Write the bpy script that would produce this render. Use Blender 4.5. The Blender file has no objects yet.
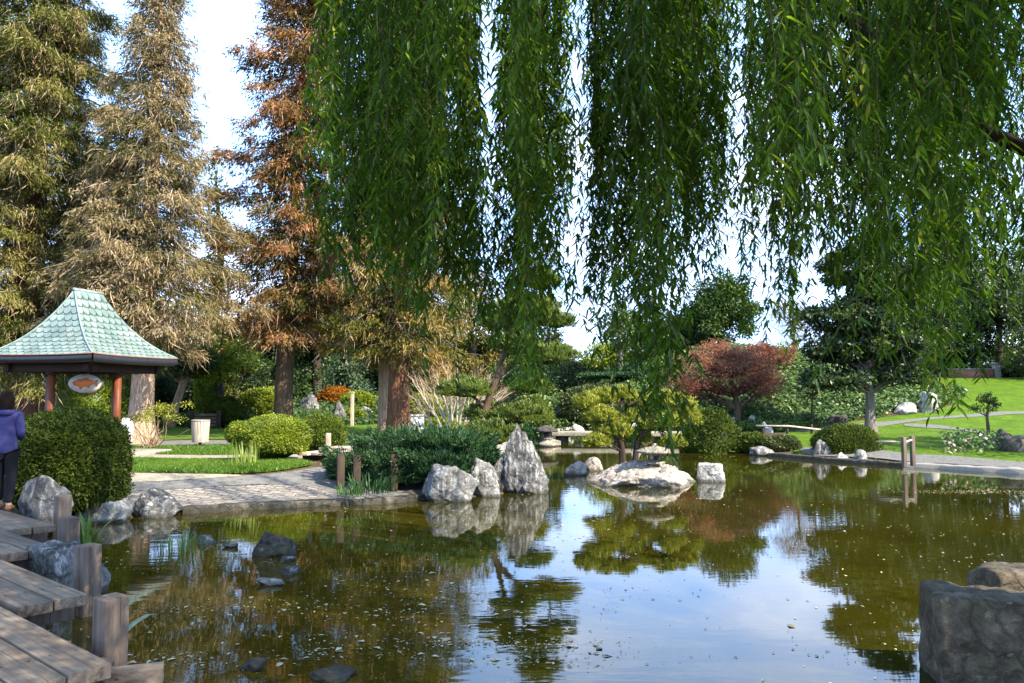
import bpy, bmesh, math, random
import numpy as np
from mathutils import Vector, Matrix

random.seed(5)
RNG = np.random.default_rng(11)
PI = math.pi
scene = bpy.context.scene
COL = scene.collection

# ------------------------------------------------------------------ camera
F_PX, CX, CY, CAM_Z = 800.0, 512.0, 341.5, 2.1
PITCH = math.atan((395 - CY) / F_PX)
cam_d = bpy.data.cameras.new('camera')
cam_d.sensor_width = 36.0
cam_d.lens = F_PX / 1024 * 36.0
cam_d.clip_start = 0.05
cam_d.clip_end = 2000
cam = bpy.data.objects.new('camera', cam_d)
COL.objects.link(cam)
cam.location = (0, 0, CAM_Z)
cam.rotation_euler = (PI / 2 + PITCH, 0, 0)
scene.camera = cam


def ray(px, py):
    u, v = (px - CX) / F_PX, (CY - py) / F_PX
    c, s = math.cos(PITCH), math.sin(PITCH)
    return Vector((u, c - v * s, s + v * c))


def at_y(px, py, Y):
    d = ray(px, py)
    return Vector((0, 0, CAM_Z)) + d * (Y / d.y)


def at_z(px, py, z=0.0):
    d = ray(px, py)
    return Vector((0, 0, CAM_Z)) + d * ((z - CAM_Z) / d.z)


# ------------------------------------------------------------------ noise
def _hash(i, j, k, seed):
    h = (i * 374761393 + j * 668265263 + k * 2147483647 + seed * 144665) & 0xFFFFFFFF
    h = ((h ^ (h >> 13)) * 1274126177) & 0xFFFFFFFF
    h = h ^ (h >> 16)
    return (h & 0xFFFFFF) / float(0xFFFFFF)


def vnoise(p, seed=0):
    p = np.asarray(p, float)
    i = np.floor(p).astype(np.int64)
    f = p - i
    f = f * f * (3 - 2 * f)
    r = 0
    for dx in (0, 1):
        for dy in (0, 1):
            for dz in (0, 1):
                w = (f[:, 0] if dx else 1 - f[:, 0]) * (f[:, 1] if dy else 1 - f[:, 1]) * (f[:, 2] if dz else 1 - f[:, 2])
                r = r + w * _hash(i[:, 0] + dx, i[:, 1] + dy, i[:, 2] + dz, seed)
    return r * 2 - 1


def fbm(p, seed=0, octv=4):
    a, s, r = 1.0, 1.0, 0
    for o in range(octv):
        r = r + a * vnoise(np.asarray(p) * s + 17.3 * o, seed + o)
        a *= .5
        s *= 2.03
    return r


def ss(x, a, b):
    t = np.clip((x - a) / (b - a), 0, 1)
    return t * t * (3 - 2 * t)


def unit(v):
    v = np.asarray(v, float)
    return v / np.maximum(np.linalg.norm(v, axis=-1, keepdims=True), 1e-9)


# ------------------------------------------------------------------ objects
def tag(o, label=None, cat=None, group=None, kind=None):
    if label: o['label'] = label
    if cat: o['category'] = cat
    if group: o['group'] = group
    if kind: o['kind'] = kind
    return o


def thing(name, label, cat, loc=(0, 0, 0), group=None, rz=0.0):
    o = bpy.data.objects.new(name, None)
    o.empty_display_size = .1
    COL.objects.link(o)
    o.location = loc
    o.rotation_euler = (0, 0, rz)
    return tag(o, label, cat, group)


def parts_copy(root, loc, rz=0, label=None, scale=None):
    r = root.copy(); COL.objects.link(r); r.location = loc; r.rotation_euler = (0, 0, rz)
    if label: r['label'] = label
    if scale: r.scale = scale
    for ch in list(root.children):
        c = ch.copy(); COL.objects.link(c); c.parent = r
        for g in list(ch.children):
            d = g.copy(); COL.objects.link(d); d.parent = c
    return r


class MB:
    """collects vertices and quads / ngons, builds one mesh object"""
    def __init__(self):
        self.v, self.q, self.r, self.m, self.n = [], [], [], [], 0
        self.ng = []

    def add(self, verts, quads, rnd=0.5, mat=0):
        verts = np.asarray(verts, float).reshape(-1, 3)
        quads = np.asarray(quads, np.int64).reshape(-1, 4)
        self.v.append(verts)
        self.q.append(quads + self.n)
        self.r.append(np.broadcast_to(np.asarray(rnd, float), (len(verts),)) if np.ndim(rnd) < 1 or len(np.atleast_1d(rnd)) != len(verts) else np.asarray(rnd, float))
        self.m.append(np.full(len(quads), mat, np.int32))
        self.n += len(verts)
        return self

    def tube(self, pts, rad, n=6, rnd=.5, mat=0, cap=True, flat=1.0):
        pts = np.asarray([tuple(p) for p in pts], float)
        k = len(pts)
        rad = np.broadcast_to(np.asarray(rad, float), (k,)).astype(float)
        t = unit(np.gradient(pts, axis=0))
        ref = np.array([0.31, 0.17, .93]) if abs(t[0, 2]) < .8 else np.array([.95, .3, .05])
        a = unit(np.cross(t, ref))
        b = np.cross(t, a)
        if cap:
            pts = np.vstack([pts[:1], pts, pts[-1:]])
            rad = np.concatenate([[1e-4], rad, [1e-4]])
            a = np.vstack([a[:1], a, a[-1:]]); b = np.vstack([b[:1], b, b[-1:]])
            k += 2
        ang = np.arange(n) * 2 * PI / n
        ring = pts[:, None] + rad[:, None, None] * (np.cos(ang)[None, :, None] * a[:, None] + flat * np.sin(ang)[None, :, None] * b[:, None])
        i = np.arange(k - 1)[:, None] * n
        j = np.arange(n)[None, :]
        j2 = (j + 1) % n
        q = np.stack([i + j, i + j2, i + n + j2, i + n + j], -1).reshape(-1, 4)
        return self.add(ring.reshape(-1, 3), q, rnd, mat)

    def box(self, c, s, rz=0.0, bev=0.0, mat=0, rnd=.5, M=None):
        bm = bmesh.new()
        bmesh.ops.create_cube(bm, size=1)
        for v in bm.verts:
            v.co = Vector((v.co.x * s[0], v.co.y * s[1], v.co.z * s[2]))
        if bev:
            bmesh.ops.bevel(bm, geom=bm.edges[:], offset=bev, segments=2, affect='EDGES', profile=.6)
        T = Matrix.Translation(c) @ (M if M is not None else Matrix.Rotation(rz, 4, 'Z'))
        bm.transform(T)
        return self.bm(bm, mat, rnd)

    def bm(self, bm, mat=0, rnd=.5):
        bm.verts.index_update()
        vs = np.array([tuple(v.co) for v in bm.verts])
        self.v.append(vs)
        self.r.append(np.full(len(vs), rnd))
        for f in bm.faces:
            self.ng.append(([v.index + self.n for v in f.verts], mat))
        self.n += len(vs)
        bm.free()
        return self

    def lathe(self, prof, n=16, c=(0, 0, 0), mat=0, sx=1, sy=1, rnd=.5):
        ang = np.arange(n) * 2 * PI / n
        ring = np.array([[(r * math.cos(a) * sx + c[0], r * math.sin(a) * sy + c[1], z + c[2]) for a in ang] for r, z in prof])
        k = len(prof)
        i = np.arange(k - 1)[:, None] * n
        j = np.arange(n)[None, :]
        j2 = (j + 1) % n
        q = np.stack([i + j, i + j2, i + n + j2, i + n + j], -1).reshape(-1, 4)
        return self.add(ring.reshape(-1, 3), q, rnd, mat)

    def rhomb(self, pos, d, nr, L, W, rnd, mat=0, fold=.0, wide=.45):
        """one rhombic leaf per row"""
        d = unit(d); s = unit(np.cross(d, nr)); nn = np.cross(s, d)
        L = np.broadcast_to(L, (len(pos),))[:, None]; W = np.broadcast_to(W, (len(pos),))[:, None]
        a = pos; tip = pos + d * L - nn * L * .08
        m = pos + d * L * wide + nn * L * .06
        v = np.stack([a, m + s * W * .5, tip, m - s * W * .5], 1)
        n = len(pos)
        q = np.arange(n * 4).reshape(n, 4)
        return self.add(v.reshape(-1, 3), q, np.repeat(np.broadcast_to(rnd, (n,)), 4), mat)

    def lance(self, pos, d, nr, L, W, rnd, mat=0):
        """long lance-shaped leaf folded along its midrib"""
        d = unit(d); s = unit(np.cross(d, nr)); nn = np.cross(s, d)
        n = len(pos)
        L = np.broadcast_to(L, (n,))[:, None]; W = np.broadcast_to(W, (n,))[:, None]
        bend = -np.array([0, 0, 1.0])[None]
        def P(t, w, up):
            return pos + d * L * t + s * W * w + nn * W * up + bend * L * .16 * t * t
        v = np.stack([P(0, 0, 0), P(.3, .5, .18), P(.65, .36, .14), P(1, 0, 0), P(.65, -.36, .14), P(.3, -.5, .18)], 1)
        o = np.arange(n)[:, None] * 6
        q = np.concatenate([o + np.array([[0, 1, 2, 3]]), o + np.array([[0, 3, 4, 5]])], 0)
        return self.add(v.reshape(-1, 3), q, np.repeat(np.broadcast_to(rnd, (n,)), 6), mat)

    def build(self, name, mats, parent=None, smooth=False):
        me = bpy.data.meshes.new(name)
        V = np.concatenate(self.v)
        Q = np.concatenate(self.q) if self.q else np.zeros((0, 4), np.int64)
        ngv = [i for f, _ in self.ng for i in f]
        loops = np.concatenate([Q.reshape(-1), np.array(ngv, np.int64)]) if ngv else Q.reshape(-1)
        tot = np.concatenate([np.full(len(Q), 4), np.array([len(f) for f, _ in self.ng], np.int64)]).astype(np.int32)
        start = np.concatenate([[0], np.cumsum(tot)[:-1]]).astype(np.int32)
        mi = np.concatenate(([np.concatenate(self.m)] if self.m else []) + [np.array([m for _, m in self.ng], np.int32)]).astype(np.int32)
        me.vertices.add(len(V)); me.vertices.foreach_set('co', V.astype(np.float32).reshape(-1))
        me.loops.add(len(loops)); me.loops.foreach_set('vertex_index', loops.astype(np.int32))
        me.polygons.add(len(tot)); me.polygons.foreach_set('loop_start', start)
        me.polygons.foreach_set('loop_total', tot)
        me.polygons.foreach_set('material_index', mi)
        if smooth:
            me.polygons.foreach_set('use_smooth', np.ones(len(tot), bool))
        at = me.attributes.new('rnd', 'FLOAT', 'POINT')
        at.data.foreach_set('value', np.concatenate(self.r).astype(np.float32))
        me.update(calc_edges=True)
        for m in (mats if isinstance(mats, (list, tuple)) else [mats]):
            me.materials.append(m)
        o = bpy.data.objects.new(name, me)
        COL.objects.link(o)
        if parent is not None:
            o.parent = parent
        return o


# ------------------------------------------------------------------ materials
def mat_new(name):
    m = bpy.data.materials.new(name); m.use_nodes = True
    nt = m.node_tree
    nt.nodes.clear()
    return m, nt, nt.nodes, nt.links


def out(nt, sh):
    o = nt.nodes.new('ShaderNodeOutputMaterial'); nt.links.new(sh, o.inputs['Surface'])


def ramp(nt, fac, stops):
    r = nt.nodes.new('ShaderNodeValToRGB')
    e = r.color_ramp.elements
    while len(e) < len(stops): e.new(.5)
    for el, (p, c) in zip(e, stops):
        el.position = p; el.color = (c[0], c[1], c[2], 1)
    nt.links.new(fac, r.inputs['Fac'])
    return r.outputs['Color']


def noise_tex(nt, scale, detail=4, rough=.55, vec=None, w=None):
    n = nt.nodes.new('ShaderNodeTexNoise')
    n.inputs['Scale'].default_value = scale; n.inputs['Detail'].default_value = detail; n.inputs['Roughness'].default_value = rough
    if vec is not None: nt.links.new(vec, n.inputs['Vector'])
    return n.outputs['Fac']


def coords(nt, scale=(1, 1, 1), kind='Object'):
    t = nt.nodes.new('ShaderNodeTexCoord'); mp = nt.nodes.new('ShaderNodeMapping')
    mp.inputs['Scale'].default_value = scale
    nt.links.new(t.outputs[kind], mp.inputs['Vector'])
    return mp.outputs['Vector']


def geo_pos(nt, scale=(1, 1, 1), rot=(0, 0, 0)):
    t = nt.nodes.new('ShaderNodeNewGeometry'); mp = nt.nodes.new('ShaderNodeMapping')
    mp.inputs['Scale'].default_value = scale; mp.inputs['Rotation'].default_value = rot
    nt.links.new(t.outputs['Position'], mp.inputs['Vector'])
    return mp.outputs['Vector']


def bump(nt, h, strength=.5, dist=.02):
    b = nt.nodes.new('ShaderNodeBump'); b.inputs['Strength'].default_value = strength; b.inputs['Distance'].default_value = dist
    nt.links.new(h, b.inputs['Height'])
    return b.outputs['Normal']


def mixc(nt, fac, a, b, mode='MIX'):
    m = nt.nodes.new('ShaderNodeMix'); m.data_type = 'RGBA'; m.blend_type = mode
    for s, k in ((fac, 0), (a, 6), (b, 7)):
        if isinstance(s, (int, float)): m.inputs[k].default_value = s
        elif isinstance(s, tuple): m.inputs[k].default_value = (s[0], s[1], s[2], 1)
        else: nt.links.new(s, m.inputs[k])
    return m.outputs[2]


def math_n(nt, op, a, b=None, c=None):
    m = nt.nodes.new('ShaderNodeMath'); m.operation = op
    for i, s in enumerate((a, b, c)):
        if s is None: continue
        if isinstance(s, (int, float)): m.inputs[i].default_value = s
        else: nt.links.new(s, m.inputs[i])
    return m.outputs[0]


def pbsdf(nt, col, rough=.7, normal=None, spec=.3, metal=0.0):
    p = nt.nodes.new('ShaderNodeBsdfPrincipled')
    if isinstance(col, tuple): p.inputs['Base Color'].default_value = (col[0], col[1], col[2], 1)
    else: nt.links.new(col, p.inputs['Base Color'])
    if isinstance(rough, (int, float)): p.inputs['Roughness'].default_value = rough
    else: nt.links.new(rough, p.inputs['Roughness'])
    p.inputs['Specular IOR Level'].default_value = spec
    p.inputs['Metallic'].default_value = metal
    if normal is not None: nt.links.new(normal, p.inputs['Normal'])
    return p.outputs['BSDF']


def leaf_mat(name, stops, trans=.3, gloss=.05, rough=.45, tboost=1.25):
    m, nt, N, L = mat_new(name)
    a = N.new('ShaderNodeAttribute'); a.attribute_name = 'rnd'
    col = ramp(nt, a.outputs['Fac'], stops)
    d = N.new('ShaderNodeBsdfDiffuse'); L.new(col, d.inputs['Color'])
    t = N.new('ShaderNodeBsdfTranslucent')
    tc = mixc(nt, 1.0, col, (tboost, tboost * 1.08, tboost * .6), 'MULTIPLY')
    L.new(tc, t.inputs['Color'])
    mx = N.new('ShaderNodeMixShader'); mx.inputs[0].default_value = trans
    L.new(d.outputs[0], mx.inputs[1]); L.new(t.outputs[0], mx.inputs[2])
    sh = mx.outputs[0]
    if gloss:
        g = N.new('ShaderNodeBsdfGlossy'); g.inputs['Roughness'].default_value = rough
        g.inputs['Color'].default_value = (.9, .95, .9, 1)
        m2 = N.new('ShaderNodeMixShader'); m2.inputs[0].default_value = gloss
        L.new(sh, m2.inputs[1]); L.new(g.outputs[0], m2.inputs[2]); sh = m2.outputs[0]
    out(nt, sh)
    return m


def bark_mat(name, c1, c2, c3, sc=3.0, st=.9):
    m, nt, N, L = mat_new(name)
    v = coords(nt, (sc * 3, sc * 3, sc * .35))
    f = noise_tex(nt, 2.2, 6, .65, v)
    f2 = noise_tex(nt, .6, 3, .5, coords(nt, (1, 1, .6)))
    col = ramp(nt, f, [(.3, c1), (.52, c2), (.72, c3)])
    col = mixc(nt, math_n(nt, 'MULTIPLY', f2, .55), col, tuple(x * .55 for x in c2))
    out(nt, pbsdf(nt, col, .9, bump(nt, f, st, .06), .15))
    return m


def rock_mat(name, c1, c2, c3, sc=2.0, moss=0.0, streak=True):
    m, nt, N, L = mat_new(name)
    v = coords(nt)
    f = noise_tex(nt, sc * 1.4, 8, .68, v)
    f2 = noise_tex(nt, sc * 7, 6, .7, v)
    mus = N.new('ShaderNodeTexVoronoi'); mus.feature = 'DISTANCE_TO_EDGE'; mus.inputs['Scale'].default_value = sc * 1.6
    wv = mixc(nt, .35, v, N.new('ShaderNodeTexNoise').outputs['Color'])
    nn = [n for n in N if n.bl_idname == 'ShaderNodeTexNoise'][-1]
    nn.inputs['Scale'].default_value = sc * 1.2; nn.inputs['Detail'].default_value = 5; L.new(v, nn.inputs['Vector'])
    L.new(wv, mus.inputs['Vector'])
    crack = math_n(nt, 'SMOOTH_MIN', math_n(nt, 'MULTIPLY', mus.outputs['Distance'], 9.0), 1.0, .2)
    col = ramp(nt, f, [(.32, c1), (.5, c2), (.68, c3)])
    col = mixc(nt, .55, col, ramp(nt, f2, [(.35, tuple(x * .55 for x in c1)), (.5, c2), (.62, c3)]), 'OVERLAY')
    if streak:
        f3 = noise_tex(nt, sc * 2.2, 7, .75, coords(nt, (2.2, 2.2, .5)))
        col = mixc(nt, ramp(nt, f3, [(.52, (0, 0, 0)), (.62, (1, 1, 1))]), col, tuple(min(1, x * 1.12) for x in c3))
    if moss:
        f4 = noise_tex(nt, sc * 1.1, 5, .6, v)
        col = mixc(nt, math_n(nt, 'MULTIPLY', ramp(nt, f4, [(.48, (0, 0, 0)), (.62, (1, 1, 1))]), moss), col, (.07, .075, .03))
    col = mixc(nt, math_n(nt, 'MULTIPLY', math_n(nt, 'SUBTRACT', 1.0, crack), .5), col, tuple(x * .35 for x in c1))
    f7 = noise_tex(nt, sc * 36, 4, .7, v)
    col = mixc(nt, .5, col, ramp(nt, f7, [(.3, (.22, .22, .22)), (.7, (.8, .8, .8))]), 'OVERLAY')
    lic = ramp(nt, noise_tex(nt, sc * 4.5, 3, .5, v), [(.66, (0, 0, 0)), (.70, (1, 1, 1))])
    col = mixc(nt, math_n(nt, 'MULTIPLY', lic, .35), col, (.30, .29, .20))
    # wet / algae line just above the water
    g = N.new('ShaderNodeNewGeometry'); sx = N.new('ShaderNodeSeparateXYZ'); L.new(g.outputs['Position'], sx.inputs[0])
    wet = ramp(nt, math_n(nt, 'ADD', sx.outputs['Z'], math_n(nt, 'MULTIPLY', f, .10)), [(.085, (1, 1, 1)), (.14, (0, 0, 0))])
    col = mixc(nt, math_n(nt, 'MULTIPLY', wet, .75), col, (.05, .048, .035))
    h = math_n(nt, 'ADD', math_n(nt, 'MULTIPLY', f2, .5), math_n(nt, 'ADD', math_n(nt, 'ADD', f, math_n(nt, 'MULTIPLY', f7, .16)), math_n(nt, 'MULTIPLY', crack, .3)))
    out(nt, pbsdf(nt, col, .85, bump(nt, h, .85, .05), .2))
    return m


def wood_mat(name, c1, c2, along='X', rough=.75, sc=1.0, ax=None):
    m, nt, N, L = mat_new(name)
    s = {'X': (1.2 * sc, 22 * sc, 22 * sc), 'Y': (22 * sc, 1.2 * sc, 22 * sc), 'Z': (18 * sc, 18 * sc, 1.2 * sc)}[along]
    v = coords(nt, s)
    a = N.new('ShaderNodeAttribute'); a.attribute_name = 'rnd'
    add = N.new('ShaderNodeVectorMath'); add.operation = 'ADD'; L.new(v, add.inputs[0])
    cmb = N.new('ShaderNodeCombineXYZ')
    for k in range(3): L.new(math_n(nt, 'MULTIPLY', a.outputs['Fac'], 37.0 + 11 * k), cmb.inputs[k])
    L.new(cmb.outputs[0], add.inputs[1])
    f = noise_tex(nt, 1.0, 7, .65, add.outputs[0])
    f2 = noise_tex(nt, 1.3, 4, .6, coords(nt, (1.6, 1.6, 1.6)))
    col = ramp(nt, f, [(.28, c1), (.68, c2)])
    col = mixc(nt, 1.0, col, ramp(nt, a.outputs['Fac'], [(0, (.72, .72, .74)), (1, (1.15, 1.1, 1.05))]), 'MULTIPLY')
    col = mixc(nt, math_n(nt, 'MULTIPLY', ramp(nt, f2, [(.45, (0, 0, 0)), (.75, (1, 1, 1))]), .6), col, tuple(x * .5 for x in c1))
    cr = noise_tex(nt, 1.0, 3, .5, coords(nt, tuple(x * (.55 if x < 5 else 1.6) for x in s)))
    crk = ramp(nt, cr, [(.66, (0, 0, 0)), (.70, (1, 1, 1))])
    col = mixc(nt, math_n(nt, 'MULTIPLY', crk, .7), col, tuple(x * .25 for x in c1))
    out(nt, pbsdf(nt, col, rough, bump(nt, math_n(nt, 'SUBTRACT', f, crk), .6, .012), .2))
    return m


def flat_mat(name, c, rough=.6, spec=.3, metal=0.0, var=.25, sc=6.0):
    m, nt, N, L = mat_new(name)
    f = noise_tex(nt, sc, 5, .6, coords(nt))
    col = ramp(nt, f, [(.25, tuple(x * (1 - var) for x in c)), (.75, tuple(min(1, x * (1 + var)) for x in c))])
    out(nt, pbsdf(nt, col, rough, bump(nt, f, .2, .01), spec, metal))
    return m


M = {}
M['willow'] = leaf_mat('willow_leaf', [(0, (.024, .055, .003)), (.45, (.055, .115, .005)), (.8, (.115, .20, .009)), (.95, (.20, .29, .018)), (1, (.34, .34, .03))], .45, .025, .5, 1.6)
M['willow_twig'] = flat_mat('willow_twig', (.10, .085, .03), .8)
M['redwood_olive'] = leaf_mat('redwood_olive', [(0, (.035, .055, .012)), (.35, (.08, .10, .022)), (.65, (.145, .145, .038)), (1, (.26, .215, .085))], .25, .0)
M['redwood_brown'] = leaf_mat('redwood_brown', [(0, (.06, .07, .024)), (.3, (.12, .115, .042)), (.6, (.20, .155, .075)), (1, (.33, .25, .155))], .25, .0)
M['redwood_rust'] = leaf_mat('redwood_rust', [(0, (.03, .05, .012)), (.38, (.085, .085, .022)), (.6, (.21, .105, .042)), (1, (.37, .19, .10))], .25, .0)
M['redwood_mixed'] = leaf_mat('redwood_mixed', [(0, (.035, .055, .012)), (.4, (.10, .105, .022)), (.7, (.19, .15, .035)), (1, (.32, .20, .07))], .25, .0)
M['bush_dark'] = leaf_mat('bush_dark', [(0, (.022, .036, .006)), (.5, (.055, .082, .011)), (1, (.13, .155, .022))], .2, .01)
M['bush_lime'] = leaf_mat('bush_lime', [(0, (.055, .09, .008)), (.5, (.155, .20, .014)), (1, (.32, .35, .035))], .25, .02)
M['juniper'] = leaf_mat('juniper', [(0, (.012, .034, .014)), (.5, (.025, .065, .022)), (1, (.06, .12, .04))], .2, .02)
M['pine'] = leaf_mat('pine_needles', [(0, (.035, .065, .012)), (.5, (.10, .145, .02)), (1, (.23, .27, .045))], .25, .03)
M['pine_yellow'] = leaf_mat('pine_yellow', [(0, (.06, .085, .012)), (.45, (.19, .22, .025)), (.75, (.36, .36, .05)), (1, (.55, .50, .12))], .25, .02)
M['olive'] = leaf_mat('olive_needles', [(0, (.03, .045, .014)), (.5, (.065, .085, .024)), (1, (.13, .14, .04))], .2, .02)
M['dark_tree'] = leaf_mat('dark_tree_leaf', [(0, (.012, .024, .008)), (.5, (.028, .05, .014)), (.85, (.06, .09, .02)), (1, (.14, .17, .03))], .25, .05)
M['back_green'] = leaf_mat('background_leaf', [(0, (.02, .045, .012)), (.5, (.05, .09, .02)), (1, (.12, .17, .03))], .25, .02)
M['back_yellow'] = leaf_mat('yellow_green_leaf', [(0, (.07, .11, .01)), (.5, (.17, .23, .015)), (1, (.34, .38, .04))], .35, .02)
M['back_dark'] = leaf_mat('dark_evergreen', [(0, (.010, .022, .010)), (.5, (.022, .042, .016)), (1, (.055, .085, .022))], .2, .02)  # the evergreens' own dark green
M['conifer_blue'] = leaf_mat('blue_conifer', [(0, (.025, .05, .03)), (.5, (.055, .095, .05)), (1, (.12, .17, .08))], .2, .02)
M['maple'] = leaf_mat('red_maple_leaf', [(0, (.12, .04, .032)), (.5, (.27, .105, .08)), (1, (.44, .23, .17))], .4, .0)
M['purple'] = leaf_mat('purple_leaf', [(0, (.04, .012, .016)), (.5, (.085, .025, .028)), (1, (.17, .05, .05))], .3, .0)
M['orange'] = leaf_mat('orange_leaf', [(0, (.10, .04, .008)), (.5, (.24, .09, .014)), (1, (.36, .16, .03))], .3, .0)
M['ivy'] = leaf_mat('ivy_leaf', [(0, (.018, .042, .010)), (.5, (.045, .095, .018)), (.85, (.11, .17, .03)), (1, (.24, .28, .075))], .2, .03)
M['blade'] = leaf_mat('grass_blade', [(0, (.045, .10, .006)), (.5, (.085, .17, .008)), (1, (.15, .24, .015))], .35, .03)
M['iris'] = leaf_mat('iris_leaf', [(0, (.03, .09, .012)), (.5, (.065, .17, .02)), (1, (.14, .26, .04))], .4, .05)
M['iris_yellow'] = leaf_mat('sedge_leaf', [(0, (.14, .19, .03)), (.5, (.26, .32, .06)), (1, (.42, .45, .12))], .4, .03)
M['flower'] = leaf_mat('pink_flower', [(0, (.04, .09, .025)), (.7, (.10, .16, .045)), (.86, (.15, .19, .06)), (.9, (.5, .22, .25)), (1, (.6, .4, .4))], .25, .02)
M['twig_tan'] = leaf_mat('twig_tan', [(0, (.17, .11, .065)), (.5, (.32, .22, .14)), (1, (.50, .38, .26))], .1, .0)
M['bark_red'] = bark_mat('redwood_bark', (.06, .028, .016), (.20, .095, .055), (.38, .21, .13))
M['bark_tan'] = bark_mat('pale_redwood_bark', (.22, .13, .08), (.46, .31, .21), (.66, .52, .40))
M['bark_dark'] = bark_mat('dark_bark', (.022, .016, .012), (.055, .04, .03), (.11, .085, .065))
M['bark_brown'] = bark_mat('brown_bark', (.06, .04, .028), (.13, .085, .055), (.22, .16, .11))
M['bark_grey'] = bark_mat('grey_bark', (.10, .085, .07), (.20, .17, .14), (.36, .32, .27))
M['bark_pale'] = bark_mat('pale_stem', (.28, .22, .16), (.46, .38, .29), (.62, .54, .44), 4, .3)
M['rock_grey'] = rock_mat('grey_rock', (.088, .085, .080), (.22, .214, .205), (.41, .405, .39), 2.2)
M['rock_blue'] = rock_mat('blue_grey_rock', (.052, .050, .050), (.15, .147, .146), (.37, .365, .355), 2.4)
M['rock_pale'] = rock_mat('pale_rock', (.22, .21, .20), (.40, .39, .37), (.60, .59, .56), 2.6)
M['rock_tan'] = rock_mat('tan_rock', (.20, .175, .15), (.38, .34, .30), (.58, .54, .49), 2.4)
M['rock_brown'] = rock_mat('brown_rock', (.05, .042, .035), (.12, .105, .09), (.25, .23, .20), 2.5, .5, False)
M['rock_mossy'] = rock_mat('brown_mossy_rock', (.075, .058, .04), (.165, .135, .097), (.29, .25, .195), 3.0, .4, False)  # brown boulder stone with patches of moss
M['deck'] = wood_mat('weathered_plank', (.115, .083, .058), (.29, .23, .17), 'X')
M['post'] = wood_mat('weathered_post', (.085, .062, .05), (.22, .175, .14), 'Z')
M['dark_wood'] = wood_mat('dark_wood', (.03, .022, .016), (.085, .06, .042), 'Z')
M['red_wood'] = wood_mat('stained_wood', (.09, .026, .011), (.20, .06, .024), 'Z', .45)
M['beam_wood'] = wood_mat('beam_wood', (.016, .009, .006), (.04, .022, .013), 'X', .7)
M['slat_wood'] = wood_mat('pale_slat', (.33, .27, .21), (.62, .54, .45), 'Z')
M['black_metal'] = flat_mat('black_metal', (.02, .02, .022), .5)
M['gutter'] = flat_mat('dark_fascia', (.018, .019, .024), .45)
M['white_paint'] = flat_mat('white_paint', (.72, .72, .74), .6, .3, 0, .06)
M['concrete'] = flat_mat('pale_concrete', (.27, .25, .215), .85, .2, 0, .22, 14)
M['lantern'] = rock_mat('lantern_stone', (.16, .145, .12), (.31, .285, .235), (.46, .43, .36), 4.0)
M['brick'] = flat_mat('red_brick', (.26, .12, .08), .85)
M['glass'] = flat_mat('window_glass', (.03, .04, .05), .1, .5)
M['copper'] = flat_mat('copper_edge', (.22, .11, .075), .6)
M['verdigris'] = flat_mat('verdigris_cap', (.20, .27, .25), .6, .3, 0, .4)
M['skin'] = flat_mat('skin', (.50, .30, .21), .6, .3, 0, .05)
M['hair'] = flat_mat('dark_hair', (.016, .010, .008), .8, .05)
M['hoodie'] = flat_mat('blue_violet_cloth', (.05, .05, .15), .9, .1, 0, .2, 16)
M['trousers'] = flat_mat('black_cloth', (.012, .012, .016), .9, .1)
M['shoe'] = flat_mat('tan_shoe', (.22, .10, .05), .7)


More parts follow.
